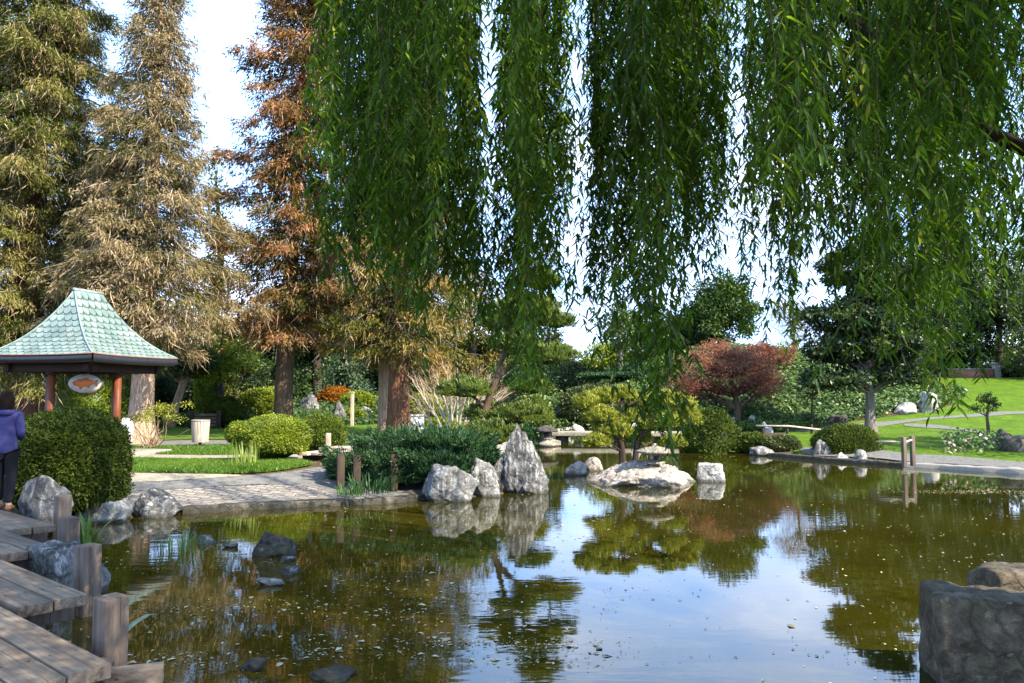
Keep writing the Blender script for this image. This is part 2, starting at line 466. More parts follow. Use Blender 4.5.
def shingle_mat():
    m, nt, N, L = mat_new('verdigris_shingles')
    uv = N.new('ShaderNodeUVMap')
    b = N.new('ShaderNodeTexVoronoi'); b.feature = 'DISTANCE_TO_EDGE'; b.inputs['Scale'].default_value = 1.0; b.inputs['Randomness'].default_value = 0.0
    c = N.new('ShaderNodeTexVoronoi'); c.inputs['Randomness'].default_value = 0.0; c.inputs['Scale'].default_value = 1.0
    # hexagon rows: shift every second row by half a shingle
    sx = N.new('ShaderNodeSeparateXYZ'); L.new(uv.outputs[0], sx.inputs[0])
    row = math_n(nt, 'FLOOR', sx.outputs['Y'])
    sh = math_n(nt, 'MULTIPLY', math_n(nt, 'MODULO', math_n(nt, 'ABSOLUTE', row), 2.0), .5)
    fx = math_n(nt, 'FRACT', math_n(nt, 'ADD', sx.outputs['X'], sh))
    fy = math_n(nt, 'FRACT', sx.outputs['Y'])
    # scallop: lower edge of each shingle is pointed
    d = math_n(nt, 'ABSOLUTE', math_n(nt, 'SUBTRACT', fx, .5))
    lip = math_n(nt, 'SUBTRACT', fy, math_n(nt, 'MULTIPLY', math_n(nt, 'MAXIMUM', math_n(nt, 'SUBTRACT', d, .16), 0.0), 1.2))
    edge = math_n(nt, 'ABSOLUTE', lip)
    line = ramp(nt, edge, [(.0, (1, 1, 1)), (.15, (0, 0, 0))])
    side = ramp(nt, math_n(nt, 'SUBTRACT', .5, d), [(.0, (1, 1, 1)), (.05, (0, 0, 0))])
    side = math_n(nt, 'MULTIPLY', side, ramp(nt, lip, [(.3, (1, 1, 1)), (.4, (.25, .25, .25))]))
    joint = math_n(nt, 'MAXIMUM', line, side)
    f = noise_tex(nt, 2.2, 6, .65, coords(nt))
    cell = N.new('ShaderNodeTexWhiteNoise'); cell.noise_dimensions = '2D'
    cv = N.new('ShaderNodeCombineXYZ'); L.new(math_n(nt, 'FLOOR', math_n(nt, 'ADD', sx.outputs['X'], sh)), cv.inputs[0]); L.new(row, cv.inputs[1])
    L.new(cv.outputs[0], cell.inputs['Vector'])
    col = ramp(nt, f, [(.3, (.11, .16, .15)), (.55, (.18, .245, .23)), (.75, (.29, .345, .325))])
    col = mixc(nt, 1.0, col, ramp(nt, cell.outputs['Value'], [(0, (.78, .82, .82)), (1, (1.12, 1.08, 1.05))]), 'MULTIPLY')
    f5 = noise_tex(nt, 1.1, 5, .7, coords(nt, (2, 2, .7)))
    col = mixc(nt, math_n(nt, 'MULTIPLY', ramp(nt, f5, [(.56, (0, 0, 0)), (.7, (1, 1, 1))]), .5), col, (.22, .17, .13))
    col = mixc(nt, math_n(nt, 'MULTIPLY', joint, .65), col, (.06, .095, .09))
    h = math_n(nt, 'SUBTRACT', 1.0, joint)
    h = math_n(nt, 'ADD', h, math_n(nt, 'MULTIPLY', fy, -.6))
    out(nt, pbsdf(nt, col, .6, bump(nt, h, 1.0, .05), .3))
    return m


M['shingle'] = shingle_mat()


def ground_mat(name, c1, c2, c3, sc, bst=.6, bd=.03):
    m, nt, N, L = mat_new(name)
    v = geo_pos(nt)
    f = noise_tex(nt, sc, 8, .7, v)
    f2 = noise_tex(nt, sc * .12, 4, .6, v)
    col = ramp(nt, f, [(.3, c1), (.5, c2), (.7, c3)])
    f3 = noise_tex(nt, sc * .45, 5, .7, v)
    col = mixc(nt, 1.0, col, ramp(nt, f2, [(.3, (.66, .70, .62)), (.7, (1.2, 1.12, 1.05))]), 'MULTIPLY')
    col = mixc(nt, 1.0, col, ramp(nt, f3, [(.3, (.72, .74, .7)), (.7, (1.2, 1.18, 1.1))]), 'MULTIPLY')
    out(nt, pbsdf(nt, col, .92, bump(nt, f, bst, bd), .1))
    return m


M['soil'] = ground_mat('soil', (.035, .028, .018), (.075, .06, .035), (.13, .105, .06), 6)
M['lawn'] = ground_mat('lawn', (.045, .10, .006), (.08, .155, .009), (.13, .205, .016), 9, 1.0, .06)
M['asphalt'] = ground_mat('asphalt', (.11, .11, .12), (.16, .16, .175), (.22, .22, .235), 60, .3, .004)
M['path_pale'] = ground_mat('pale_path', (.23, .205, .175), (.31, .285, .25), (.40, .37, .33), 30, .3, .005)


def cobble_mat():
    m, nt, N, L = mat_new('cobbles')
    v = geo_pos(nt, (1, 1, 1), (0, 0, .12))
    b = N.new('ShaderNodeTexBrick')
    b.inputs['Scale'].default_value = 1.0; b.inputs['Brick Width'].default_value = .24; b.inputs['Row Height'].default_value = .16
    b.inputs['Mortar Size'].default_value = .014; b.inputs['Mortar Smooth'].default_value = .6
    b.inputs['Color1'].default_value = (.185, .165, .145, 1); b.inputs['Color2'].default_value = (.29, .26, .225, 1); b.inputs['Mortar'].default_value = (.12, .115, .095, 1)
    nv = N.new('ShaderNodeTexNoise'); nv.inputs['Scale'].default_value = 3; nv.inputs['Detail'].default_value = 3; L.new(v, nv.inputs['Vector'])
    add = N.new('ShaderNodeVectorMath'); add.operation = 'MULTIPLY_ADD'; L.new(nv.outputs['Color'], add.inputs[0]); add.inputs[1].default_value = (.20, .20, 0); L.new(v, add.inputs[2])
    L.new(add.outputs[0], b.inputs['Vector'])
    f = noise_tex(nt, 12, 6, .7, v)
    col = mixc(nt, .7, b.outputs['Color'], ramp(nt, f, [(.3, (.3, .3, .3)), (.7, (.75, .72, .7))]), 'OVERLAY')
    h = math_n(nt, 'ADD', math_n(nt, 'MULTIPLY', b.outputs['Fac'], -1.0), math_n(nt, 'MULTIPLY', f, .5))
    out(nt, pbsdf(nt, col, .85, bump(nt, h, .9, .03), .2))
    return m


M['cobble'] = cobble_mat()


def water_mat():
    m, nt, N, L = mat_new('pond_water')
    v = geo_pos(nt)
    f = noise_tex(nt, .35, 3, .5, v)
    col = ramp(nt, f, [(.35, (.017, .0165, .0012)), (.65, (.031, .028, .0022))])
    dv = N.new('ShaderNodeVectorMath'); dv.operation = 'DISTANCE'; L.new(geo_pos(nt, (1, 1, 1)), dv.inputs[0]); dv.inputs[1].default_value = (-4.5, 10.0, 0)
    shal = ramp(nt, math_n(nt, 'MULTIPLY', math_n(nt, 'ADD', dv.outputs['Value'], math_n(nt, 'MULTIPLY', f, 3.0)), .1), [(.35, (1, 1, 1)), (.95, (0, 0, 0))])
    col = mixc(nt, shal, col, mixc(nt, noise_tex(nt, 1.6, 4, .6, v), (.040, .031, .002), (.062, .046, .004)))
    w1 = noise_tex(nt, 1.0, 2, .45, geo_pos(nt, (2.2, 5.0, 1)))
    w2 = noise_tex(nt, 1.0, 3, .5, geo_pos(nt, (9, 20, 1)))
    calm = ramp(nt, noise_tex(nt, .22, 2, .5, v), [(.4, (.12, .12, .12)), (.62, (1, 1, 1))])
    h = math_n(nt, 'ADD', w1, math_n(nt, 'MULTIPLY', w2, .16))
    h = math_n(nt, 'MULTIPLY', h, calm)
    p = N.new('ShaderNodeBsdfPrincipled')
    L.new(col, p.inputs['Base Color']); p.inputs['Roughness'].default_value = .02
    p.inputs['IOR'].default_value = 1.40; p.inputs['Specular IOR Level'].default_value = .5
    L.new(bump(nt, h, .07, .028), p.inputs['Normal'])
    out(nt, p.outputs['BSDF'])
    return m


M['water'] = water_mat()
M['debris'] = leaf_mat('floating_bits', [(0, (.16, .13, .07)), (.5, (.38, .33, .2)), (1, (.62, .58, .45))], .1, .05)

# ------------------------------------------------------------------ terrain
shore_px = [(-160, 532), (0, 530), (90, 521), (185, 514), (300, 507), (380, 504), (425, 499), (470, 497.5), (530, 491), (540, 479), (520, 458), (490, 450), (505, 443), (545, 437.5),
            (560, 436.5), (600, 436), (660, 436.5), (692, 440), (700, 449), (770, 456), (800, 459), (850, 463), (910, 467), (1024, 474), (1200, 484)]
POND = [tuple(at_z(px, py, 0.0)[:2]) for px, py in shore_px]
POND += [(19, 15.5), (15, 9), (10, 6.2), (6.2, 5.0), (4.4, 4.3), (0, 3.6), (-15, 3.2)]
POND = np.array(POND)


def sdf(x, y):
    a = POND; b = np.roll(POND, -1, axis=0)
    p = np.stack([x, y], -1)
    best = np.full(len(x), 1e9); inside = np.zeros(len(x), bool)
    for (ax, ay), (bx, by) in zip(a, b):
        ex, ey = bx - ax, by - ay
        wx, wy = x - ax, y - ay
        t = np.clip((wx * ex + wy * ey) / (ex * ex + ey * ey), 0, 1)
        best = np.minimum(best, (wx - ex * t) ** 2 + (wy - ey * t) ** 2)
        c = ((ay > y) != (by > y)) & (x < (bx - ax) * (y - ay) / (by - ay + 1e-12) + ax)
        inside ^= c
    d = np.sqrt(best)
    return np.where(inside, -d, d)


def height(x, y):
    x = np.atleast_1d(np.asarray(x, float)); y = np.atleast_1d(np.asarray(y, float))
    sd = sdf(x, y)
    left = .45 + 1.0 * ss(y, 32, 62) + .25 * ss(y, 60, 120)
    right = np.interp(y, [20, 27, 36, 45, 60, 75, 400], [.28, .30, .55, 1.35, 3.3, 3.9, 4.2])
    k = ss(x, 3, 11)
    base = left * (1 - k) + right * k
    base = base + 2.6 * np.exp(-((x - 14.5) / 8.5) ** 2 - ((y - 50) / 8.0) ** 2) * ss(y, 33, 42)
    base = base + .05 * vnoise(np.stack([x * .35, y * .35, x * 0], -1), 3)
    o = .10 * ss(sd, 0, .22) + np.maximum(base - .10, 0) * ss(sd, .15, 3.2)
    return np.where(sd < 0, np.maximum(sd * 1.3, -.7), o)


def H(x, y): return float(height(x, y)[0])


def ground_hit(px, py):
    d = ray(px, py); o = Vector((0, 0, CAM_Z))
    t = 3.0
    while t < 200:
        p = o + d * t
        if p.z < max(H(p.x, p.y), 0.0): return p
        t += .12
    return o + d * 200


xs = np.concatenate([-np.geomspace(500, 16, 40), np.arange(-15.6, 24, .3), np.geomspace(24.5, 500, 44)])
ys = np.concatenate([np.linspace(-300, -8, 18), np.arange(-6, 2, 1.0), np.arange(2.2, 42, .3), np.arange(42.5, 80, .8), np.geomspace(81, 900, 26)])
gx, gy = np.meshgrid(xs, ys, indexing='ij')
gz = height(gx.ravel(), gy.ravel())
mb = MB()
nx, ny = len(xs), len(ys)
ii, jj = np.meshgrid(np.arange(nx - 1), np.arange(ny - 1), indexing='ij')
idx = (ii * ny + jj).ravel()
mb.add(np.stack([gx.ravel(), gy.ravel(), gz], -1), np.stack([idx, idx + ny, idx + ny + 1, idx + 1], -1))
tag(mb.build('ground', M['soil'], smooth=True), 'brown soil under the garden planting', kind='structure')

mb = MB()
wx0, wx1, wy0, wy1 = POND[:, 0].min() - .5, POND[:, 0].max() + .5, POND[:, 1].min() - .4, POND[:, 1].max() + .4
mb.add([(wx0, wy0, 0), (wx1, wy0, 0), (wx1, wy1, 0), (wx0, wy1, 0)], [[0, 1, 2, 3]])
tag(mb.build('pond_water', M['water']), 'still olive brown pond water reflecting trees and sky', kind='structure')


def drape(name, poly, mat, off, label, step=.6, kind='structure'):
    """a ground sheet with the outline poly (x, y), laid over the terrain"""
    bm = bmesh.new()
    vs = [bm.verts.new((x, y, 0)) for x, y in poly]
    es = [bm.edges.new((vs[i], vs[(i + 1) % len(vs)])) for i in range(len(vs))]
    bmesh.ops.triangle_fill(bm, edges=es, use_beauty=True)
    P = np.array(poly)
    for ax in (0, 1):
        lo, hi = P[:, ax].min(), P[:, ax].max()
        grid = xs if ax == 0 else ys
        cuts = grid[(grid > lo) & (grid < hi)]
        if len(cuts) > 130: cuts = cuts[::2]
        for c in cuts:
            no = (1, 0, 0) if ax == 0 else (0, 1, 0)
            bmesh.ops.bisect_plane(bm, geom=bm.verts[:] + bm.edges[:] + bm.faces[:], plane_co=tuple(c * n for n in no), plane_no=no, dist=1e-4)
    co = np.array([tuple(v.co) for v in bm.verts])
    z = height(co[:, 0], co[:, 1]) + off
    for v, zz in zip(bm.verts, z): v.co.z = zz
    bmesh.ops.recalc_face_normals(bm, faces=bm.faces[:])
    me = bpy.data.meshes.new(name); bm.to_mesh(me); bm.free()
    if len(me.polygons) and sum(p.normal.z for p in me.polygons) < 0: me.flip_normals()
    me.polygons.foreach_set('use_smooth', np.ones(len(me.polygons), bool))
    me.materials.append(mat)
    o = bpy.data.objects.new(name, me); COL.objects.link(o)
    return tag(o, label, kind=kind)


def smooth_poly(pts, n=6, closed=True):
    P = [Vector(p) for p in pts]; o = []
    k = len(P)
    for i in range(k if closed else k - 1):
        p0, p1, p2, p3 = (P[(i - 1) % k], P[i], P[(i + 1) % k], P[(i + 2) % k]) if closed else (P[max(i - 1, 0)], P[i], P[i + 1], P[min(i + 2, k - 1)])
        for s in range(n):
            t = s / n
            o.append(tuple(.5 * ((2 * p1) + (p2 - p0) * t + (2 * p0 - 5 * p1 + 4 * p2 - p3) * t * t + (3 * p1 - p0 - 3 * p2 + p3) * t ** 3)))
    if not closed: o.append(tuple(P[-1]))
    return o


def gp(px, py):
    p = ground_hit(px, py); return (p.x, p.y)


# left plaza and lawns
plaza = [gp(60, 512), gp(90, 517.5), gp(185, 511), gp(300, 503.5), gp(380, 500.5), gp(425, 496), gp(450, 488), gp(440, 478), gp(300, 484), gp(140, 491), gp(60, 500)]
drape('cobble_apron', smooth_poly(plaza, 4), M['cobble'], .012, 'grey cobbled apron along the pond edge')
walk = [gp(40, 500), gp(140, 493), gp(300, 486), (-2.35, 15.2), gp(470, 474), gp(450, 462), gp(350, 464), gp(318, 468.5), gp(290, 473), gp(240, 477), gp(135, 474), gp(20, 472)]
drape('garden_path', smooth_poly(walk, 4), M['asphalt'], .020, 'grey path curving past the round bushes')
drape('pale_path', smooth_poly([gp(20, 472.5), gp(135, 474.4), gp(240, 477.2), gp(200, 480.5), gp(135, 484), gp(20, 488)], 4), M['path_pale'], .027, 'part of the path painted pale as if sunlit')  # paler sheet paints sunlight onto the grey path
lawn_a = [gp(125, 472.5), gp(180, 474.5), gp(240, 475.5), gp(285, 471.5), gp(312, 466), gp(290, 462), gp(225, 461.5), gp(150, 460.5), gp(120, 462)]
lawn_b = [gp(110, 456), gp(150, 454.5), gp(270, 455), gp(330, 452), gp(420, 447), gp(330, 445), gp(270, 446), gp(150, 447.5), gp(110, 449)]
lawn_c = [gp(90, 441), gp(170, 440.5), gp(270, 439.5), gp(400, 440.5), gp(445, 436), gp(440, 424), gp(300, 421), gp(100, 421), gp(40, 430)]
drape('lawn', smooth_poly(lawn_a, 4), M['lawn'], .03, 'bright green lawn strip beside the round bush')
drape('lawn', smooth_poly(lawn_b, 4), M['lawn'], .022, 'narrow lawn strip between two paths')
drape('lawn', smooth_poly(lawn_c, 4), M['lawn'], .022, 'shaded lawn around the redwood trunks')
drape('garden_path', smooth_poly([gp(60, 447.5), gp(150, 446), gp(270, 444.5), gp(330, 443.5), gp(420, 444), gp(420, 441.5), gp(270, 441), gp(150, 441.8), gp(60, 442)], 3), M['asphalt'], .018, 'narrow grey path in front of the redwood')
drape('stone_channel', smooth_poly([gp(120, 461.5), gp(150, 460), gp(225, 461), gp(300, 460), gp(300, 455.5), gp(225, 456), gp(150, 455.5), gp(120, 457)], 3), M['path_pale'], .026, 'pale stone edging between lawn strips')
# right hill
lawn_r = [gp(800, 456), gp(850, 458.5), gp(915, 461), gp(1024, 468), gp(1250, 482), (36, 24), (55, 40), (60, 62), (34, 72), (25, 70), (24, 54), gp(958, 405), gp(930, 413), gp(880, 419), gp(820, 426), gp(790, 432), gp(780, 440)]
drape('lawn', lawn_r, M['lawn'], .03, 'sunny green lawn rising up the hill')
drape('garden_path', smooth_poly([gp(880, 452), gp(915, 456), gp(960, 458), gp(1024, 463.5), gp(1200, 475), gp(1200, 482), gp(1024, 472), gp(960, 466.5), gp(912, 464), gp(870, 459), gp(815, 457), gp(800, 450), gp(830, 449)], 3), M['asphalt'], .045, 'grey path along the far shore')
drape('garden_path', smooth_poly([gp(790, 432.5), gp(880, 427.5), gp(905, 424), gp(960, 418.5), gp(1024, 414.5), gp(1150, 408), gp(1150, 406), gp(1024, 412.2), gp(960, 416), gp(900, 421.5), gp(860, 424.5), gp(790, 429.5)], 3), M['asphalt'], .045, 'upper grey path crossing the hill lawn')
drape('garden_path', smooth_poly([gp(905, 427), gp(950, 430.5), gp(985, 434.5), gp(985, 433), gp(955, 428.5), gp(915, 424.5)], 3), M['asphalt'], .055, 'short grey path branching across the hill lawn')


# kerbs of the shore
def edging(name, px_pts, width, h, mat, label, off=0.0, chunk=.5):
    pts = [Vector((*at_z(px, py, 0)[:2], 0)) for px, py in px_pts]
    pts = [Vector(p) for p in smooth_poly([tuple(p) for p in pts], 8, False)]
    m = MB()
    L = 0
    dens = []
    for a, b in zip(pts, pts[1:]):
        n = max(1, int((b - a).length / .12))
        dens += [a.lerp(b, t / n) for t in range(n)]
    dens.append(pts[-1])
    D = np.array([tuple(p) for p in dens]); t = unit(np.gradient(D, axis=0)); s = np.stack([-t[:, 1], t[:, 0], t[:, 2] * 0], -1)
    nz = vnoise(D * 2.3, 4)[:, None]; nz2 = vnoise(D * 5.1, 9)
    prof = [(-.5, -.3), (-.5, h * .75), (-.4, h), (.4, h * 1.02), (.5, h * .8), (.5, -.3)]
    rings = np.stack([D + s * (w * width * (1 + .25 * nz)) + np.array([0, 0, 1]) * (z + (z > 0) * nz2[:, None] * .02) for w, z in prof], 1)
    k = len(prof); n = len(D)
    i = np.arange(n - 1)[:, None] * k; j = np.arange(k - 1)[None]
    m.add(rings.reshape(-1, 3), np.stack([i + j, i + k + j, i + k + j + 1, i + j + 1], -1).reshape(-1, 4))
    return tag(m.build(name, mat, smooth=False), label, kind='structure')


edging('kerb', [(182, 513.5), (240, 510), (300, 506.5), (380, 503.5), (428, 498.5)], .20, .115, M['rock_brown'], 'stone kerb of the cobbled apron at the water')
edging('kerb', [(905, 466.6), (960, 469.6), (1024, 473.6), (1200, 483.6)], .38, .13, M['concrete'], 'pale concrete kerb along the far shore path')
edging('kerb', [(770, 456), (800, 458.7), (850, 462.8), (907, 466.4)], .25, .12, M['rock_brown'], 'low timber coloured kerb under the dark round bush')


# ------------------------------------------------------------------ grass blades
def blades(name, polyset, n, label, hgt=.05, seed=1):
    r = np.random.default_rng(seed)
    m = MB()
    for poly, k in zip(polyset, n):
        P = np.array(poly)
        lo, hi = P.min(0), P.max(0)
        q = r.uniform(lo, hi, (k * 3, 2))
        ins = np.zeros(len(q), bool)
        a = P; b = np.roll(P, -1, axis=0)
        for (ax, ay), (bx, by) in zip(a, b):
            ins ^= ((ay > q[:, 1]) != (by > q[:, 1])) & (q[:, 0] < (bx - ax) * (q[:, 1] - ay) / (by - ay + 1e-12) + ax)
        q = q[ins][:k]
        z = height(q[:, 0], q[:, 1]) + .02
        pos = np.column_stack([q, z])
        d = np.column_stack([r.normal(0, .45, (len(q), 2)), np.ones(len(q))])
        nr = r.normal(0, 1, (len(q), 3)); nr[:, 2] *= .2
        pat = .5 + .35 * vnoise(pos * .9, 5) + r.normal(0, .16, len(q))
        m.rhomb(pos, d, nr, r.uniform(.6, 1.4, len(q)) * hgt, .014 + .010 * r.random(len(q)), np.clip(pat, 0, 1), wide=.3)
    return tag(m.build(name, M['blade']), label, 'grass', kind='stuff')


lawn_front = [(p[0], p[1]) for p in lawn_r]
blades('lawn_grass', [smooth_poly(lawn_a, 4), smooth_poly(lawn_b, 4)], [42000, 22000], 'short mown grass blades of the lawn strips', .075)


# ------------------------------------------------------------------ rocks
def ico(sub):
    bm = bmesh.new(); bmesh.ops.create_icosphere(bm, subdivisions=sub, radius=1)
    v = np.array([tuple(a.co) for a in bm.verts]); f = [[a.index for a in fc.verts] for fc in bm.faces]
    bm.free()
    return v, f


ICO = {k: ico(k) for k in (3, 4, 5, 6)}


def make_rock(name, label, c, size, mat, seed, sub=4, group='rocks around the pond', rz=None, style='cut', rough=.05, peak=0.0, flat_top=False, bury=.38):
    """c: centre at its foot; size: (x, y, z) extents"""
    r = np.random.default_rng(seed * 7 + 3)
    v, f = ICO[sub]
    npl = 16 if style == 'cut' else 30
    n = unit(r.normal(0, 1, (npl, 3))); dd = r.uniform(.62, 1.0, npl)
    if flat_top:
        n = np.vstack([n, [[.05, -.05, 1]]]); dd = np.append(dd, .55)
    if style == 'block':
        n = unit(np.vstack([[[1, .1, .05], [-1, .1, .0], [.08, 1, 0], [-.1, -1, .06], [.05, .0, 1], [0, 0, -1]], unit(r.normal(0, 1, (14, 3)))]))
        dd = np.append(np.full(6, .72), r.uniform(.93, 1.12, 14))
    dots = v @ n.T
    rr = np.where(dots > .05, dd[None] / np.maximum(dots, .05), 9)
    k = 26.0
    rad = -np.log(np.exp(-k * rr).sum(1)) / k
    rad = np.clip(rad, .3, 1.4)
    p = v * rad[:, None]
    p = p + unit(p) * (fbm(p * 2.1, seed, 5)[:, None] * rough * 1.6 + (np.abs(vnoise(p * 5.5, seed + 9))[:, None] * -.7 * rough) + fbm(p * 9, seed + 4, 3)[:, None] * rough * .35)
    if peak:
        z01 = np.clip((p[:, 2] + .3) / 1.1, 0, 1)
        p[:, :2] *= (1 - peak * z01 ** 1.2)[:, None]
        p[:, 2] *= 1 + .1 * peak
    # sit: bottom quarter is buried
    lo, hi = p.min(0), p.max(0)
    p = (p - (lo + hi) / 2) / (hi - lo)
    p[:, 2] += .5
    s = np.array(size)
    p = p * np.array([s[0], s[1], s[2] / (1 - bury)]); p[:, 2] -= s[2] * bury / (1 - bury)
    a = (r.uniform(-.25, .25) if rz is None else rz)
    ca, sa = math.cos(a), math.sin(a)
    p = np.stack([p[:, 0] * ca - p[:, 1] * sa, p[:, 0] * sa + p[:, 1] * ca, p[:, 2]], -1)
    me = bpy.data.meshes.new(name)
    me.from_pydata(p.tolist(), [], f)
    me.polygons.foreach_set('use_smooth', np.ones(len(me.polygons), bool))
    me.materials.append(mat)
    o = bpy.data.objects.new(name, me); COL.objects.link(o)
    o.location = c
    return tag(o, label, 'rock', group)


def rock_px(label, px, py, w, h, mat, seed, z=0.0, dep=.8, name='rock', Y=None, **kw):
    """px, py: where its foot meets ground or water in front; w, h: pixels it spans"""
    if Y is None:
        p = at_z(px, py, z)
    else:
        p = at_y(px, py, Y)
    W, Hh = w * p.y / F_PX, h * p.y / F_PX
    D = W * dep
    c = Vector((p.x * (1 + D * .4 / p.y), p.y + D * .4, p.z))
    return make_rock(name, label, c, (W, D, Hh), mat, seed, **kw)


R = rock_px
R('large grey boulder at end of boardwalk beside clipped hedge', 46, 514, 54, 38, M['rock_grey'], 1, .35, sub=5, dep=.5)
R('pale flat topped rock just right of the boardwalk boulder', 103, 524, 56, 23, M['rock_pale'], 2, .0, sub=5, flat_top=True)
R('blue grey angular rock at left end of the cobbled apron', 153, 518, 58, 26, M['rock_blue'], 3, .0, sub=5)
R('white veined boulder in water under the boardwalk behind a tall post', 66, 596, 84, 50, M['rock_grey'], 4, 0, sub=6, dep=.6, flat_top=True, rough=.06)
R('grey rock cut off by the bottom edge below the boardwalk', 97, 697, 104, 22, M['rock_blue'], 5, 0, sub=6, dep=.6)
R('dark rounded rock alone in the shallow water left of centre', 274, 557, 44, 24, M['rock_brown'], 6, 0, sub=5)
R('tiny grey rock beside water reeds', 207, 544, 20, 8, M['rock_grey'], 7, 0)
R('flat tiny rock just right of the reeds', 231, 548, 17, 5, M['rock_grey'], 8, 0)
R('low grey rock showing just right of the small white rock', 291, 575, 18, 8, M['rock_blue'], 9, 0)
R('small whitish flat rock awash in the pond', 273, 586, 28, 7, M['rock_pale'], 10, 0)
R('small flat grey stone just below the dark rounded rock', 288, 562, 16, 5, M['rock_blue'], 31, 0)
R('small mossy rock awash near the bottom edge amid floating bits', 253, 672, 27, 10, M['rock_brown'], 11, 0)
R('low rounded grey rock awash at the bottom edge', 330, 681, 44, 9, M['rock_brown'], 12, 0)
R('broad low boulder in front of juniper, left of three shore boulders', 449, 502, 60, 36, M['rock_grey'], 13, 0, sub=6, dep=.7)
R('narrow slanted boulder in the middle of three shore boulders', 484, 497, 31, 38, M['rock_grey'], 14, 0, sub=5)
R('tall pointed standing stone streaked white on the shore', 519, 494, 58, 70, M['rock_blue'], 29, 0, sub=6, dep=.75, peak=.53, rough=.09)
R('low ledge rock at right end of stone kerb under juniper', 412, 500, 44, 9, M['rock_brown'], 16, 0, dep=.7)
R('pale slab leaning behind the tall standing stone', 500, 461, 30, 24, M['rock_pale'], 17, .1, Y=24)
isl = R('broad flat tan rock island under the yellow pine', 642, 487, 118, 23, M['rock_tan'], 18, 0, sub=6, dep=.8, rough=.08, bury=.5, peak=.25)
R('pale rounded rock at left tip of the island', 575, 475.5, 23, 14, M['rock_tan'], 19, 0, sub=5)
R('brownish rock just behind the left tip of island', 594, 471, 19, 14, M['rock_tan'], 20, 0)
R('grey cone shaped rock in front of the island lantern', 664, 486.5, 23, 20, M['rock_grey'], 21, 0, sub=5, dep=.6, peak=.5)
R('white blocky rock in water just right of the island', 711, 482, 28, 18, M['rock_pale'], 22, 0, sub=5, style='block')
R('small white stone standing on island right of the lantern', 675, 475, 10, 9, M['rock_pale'], 23, .2, Y=20.4)
R('squat tapered rock on far shore before dark mounded hedge', 725, 449, 23, 19, M['rock_grey'], 24, 0, flat_top=True)
R('small low rock left of the squat tapered shore rock', 709, 449.5, 15, 6, M['rock_grey'], 25, 0)
R('low grey rock right of the squat tapered shore rock', 744, 453, 17, 8, M['rock_grey'], 15, 0)
R('long flat grey rock on far shore below clipped mounds', 763, 456, 27, 9, M['rock_grey'], 27, 0)
R('pale upright rock above far shore beside bamboo rail', 768, 434, 12, 12, M['rock_pale'], 28, .3, Y=34)
R('dark upright shore rock left of a white one and a grey one', 822, 459.5, 21, 20, M['rock_blue'], 29, 0, dep=.6)
R('small bright white shore rock between two grey rocks', 841, 461.5, 17, 9, M['rock_pale'], 30, 0)
R('grey slanted shore rock against the dark round bush', 860, 463.5, 18, 14, M['rock_grey'], 32, 0)
R('brown grey rock at foot of ivy bank left of tree trunk', 837, 429, 22, 16, M['rock_brown'], 33, 0, Y=36.5)
R('small pale rock in low green plants left of maple trunk', 731, 424, 9, 7, M['rock_grey'], 34, 0, Y=37)
R('small pale rock in low green plants right of maple trunk', 753, 424, 8, 9, M['rock_pale'], 35, 0, Y=37)
R('whitish flat slab lying in the ivy bank', 903, 412, 27, 10, M['rock_pale'], 36, 0, Y=39.6)
R('white angular boulder standing in the ivy bank', 929, 410.5, 22, 19, M['rock_pale'], 37, 0, Y=40.2)
R('upright brown grey rock behind flower bed beside the path', 1004, 449, 19, 20, M['rock_brown'], 38, .2, Y=27)
R('long weathered rock lying at the right edge of flower bed', 1021, 459, 46, 23, M['rock_brown'], 39, .2, Y=24.8)
R('massive dark squared boulder in bottom right corner', 992, 694, 128, 92, M['rock_mossy'], 40, 0, sub=6, style='block', rough=.03, dep=.75, rz=-.1)
R('dark flat topped boulder behind the massive corner boulder', 1026, 622, 92, 48, M['rock_mossy'], 41, 0, sub=6, style='block', rough=.025, dep=.75, rz=.1)
R('grey rock at left end of stone bridge near pedestal lantern', 541, 430, 16, 21, M['rock_grey'], 42, 0, Y=42.5)
R('dark upright rock behind the left end of stone bridge', 561, 430, 15, 28, M['rock_blue'], 43, 0, Y=43.5)
R('small pale rock on the far end of stone bridge', 578, 432, 13, 8, M['rock_pale'], 44, 0, Y=38)
R('dark grey rock under the right end of stone bridge', 605, 440, 24, 12, M['rock_blue'], 45, 0)
R('pale upright rock behind the island pine trunks', 634, 441, 14, 18, M['rock_pale'], 46, 0, Y=36)
R('dark blue rounded boulder on far lawn left of orange shrub', 309, 413.5, 29, 19, M['rock_blue'], 47, 0, Y=46, sub=5)
R('dark upright boulder on far lawn below orange shrub', 340, 424.5, 21, 23, M['rock_blue'], 48, 0, Y=41, sub=5)
R('grey boulder half hidden left of the pale tree trunk', 366, 420, 14, 14, M['rock_grey'], 49, 0, Y=44)
R('white boulder in shrubs beside the small twisted trunk', 243, 407, 15, 14, M['rock_pale'], 50, 0, Y=44)
R('pale rock by the little plank bridge', 331, 446, 13, 8, M['rock_pale'], 51, .4, Y=24.5)
R('low pale stone under the round bush', 298, 466.5, 22, 6, M['rock_tan'], 52, .4, Y=19.5)

# extra shoreline stones of the inlet behind the island (small, pale)
R('flat pale rock on far bank left of the stone bridge', 558, 435.5, 34, 8, M['rock_pale'], 53, 0, Y=41.0)


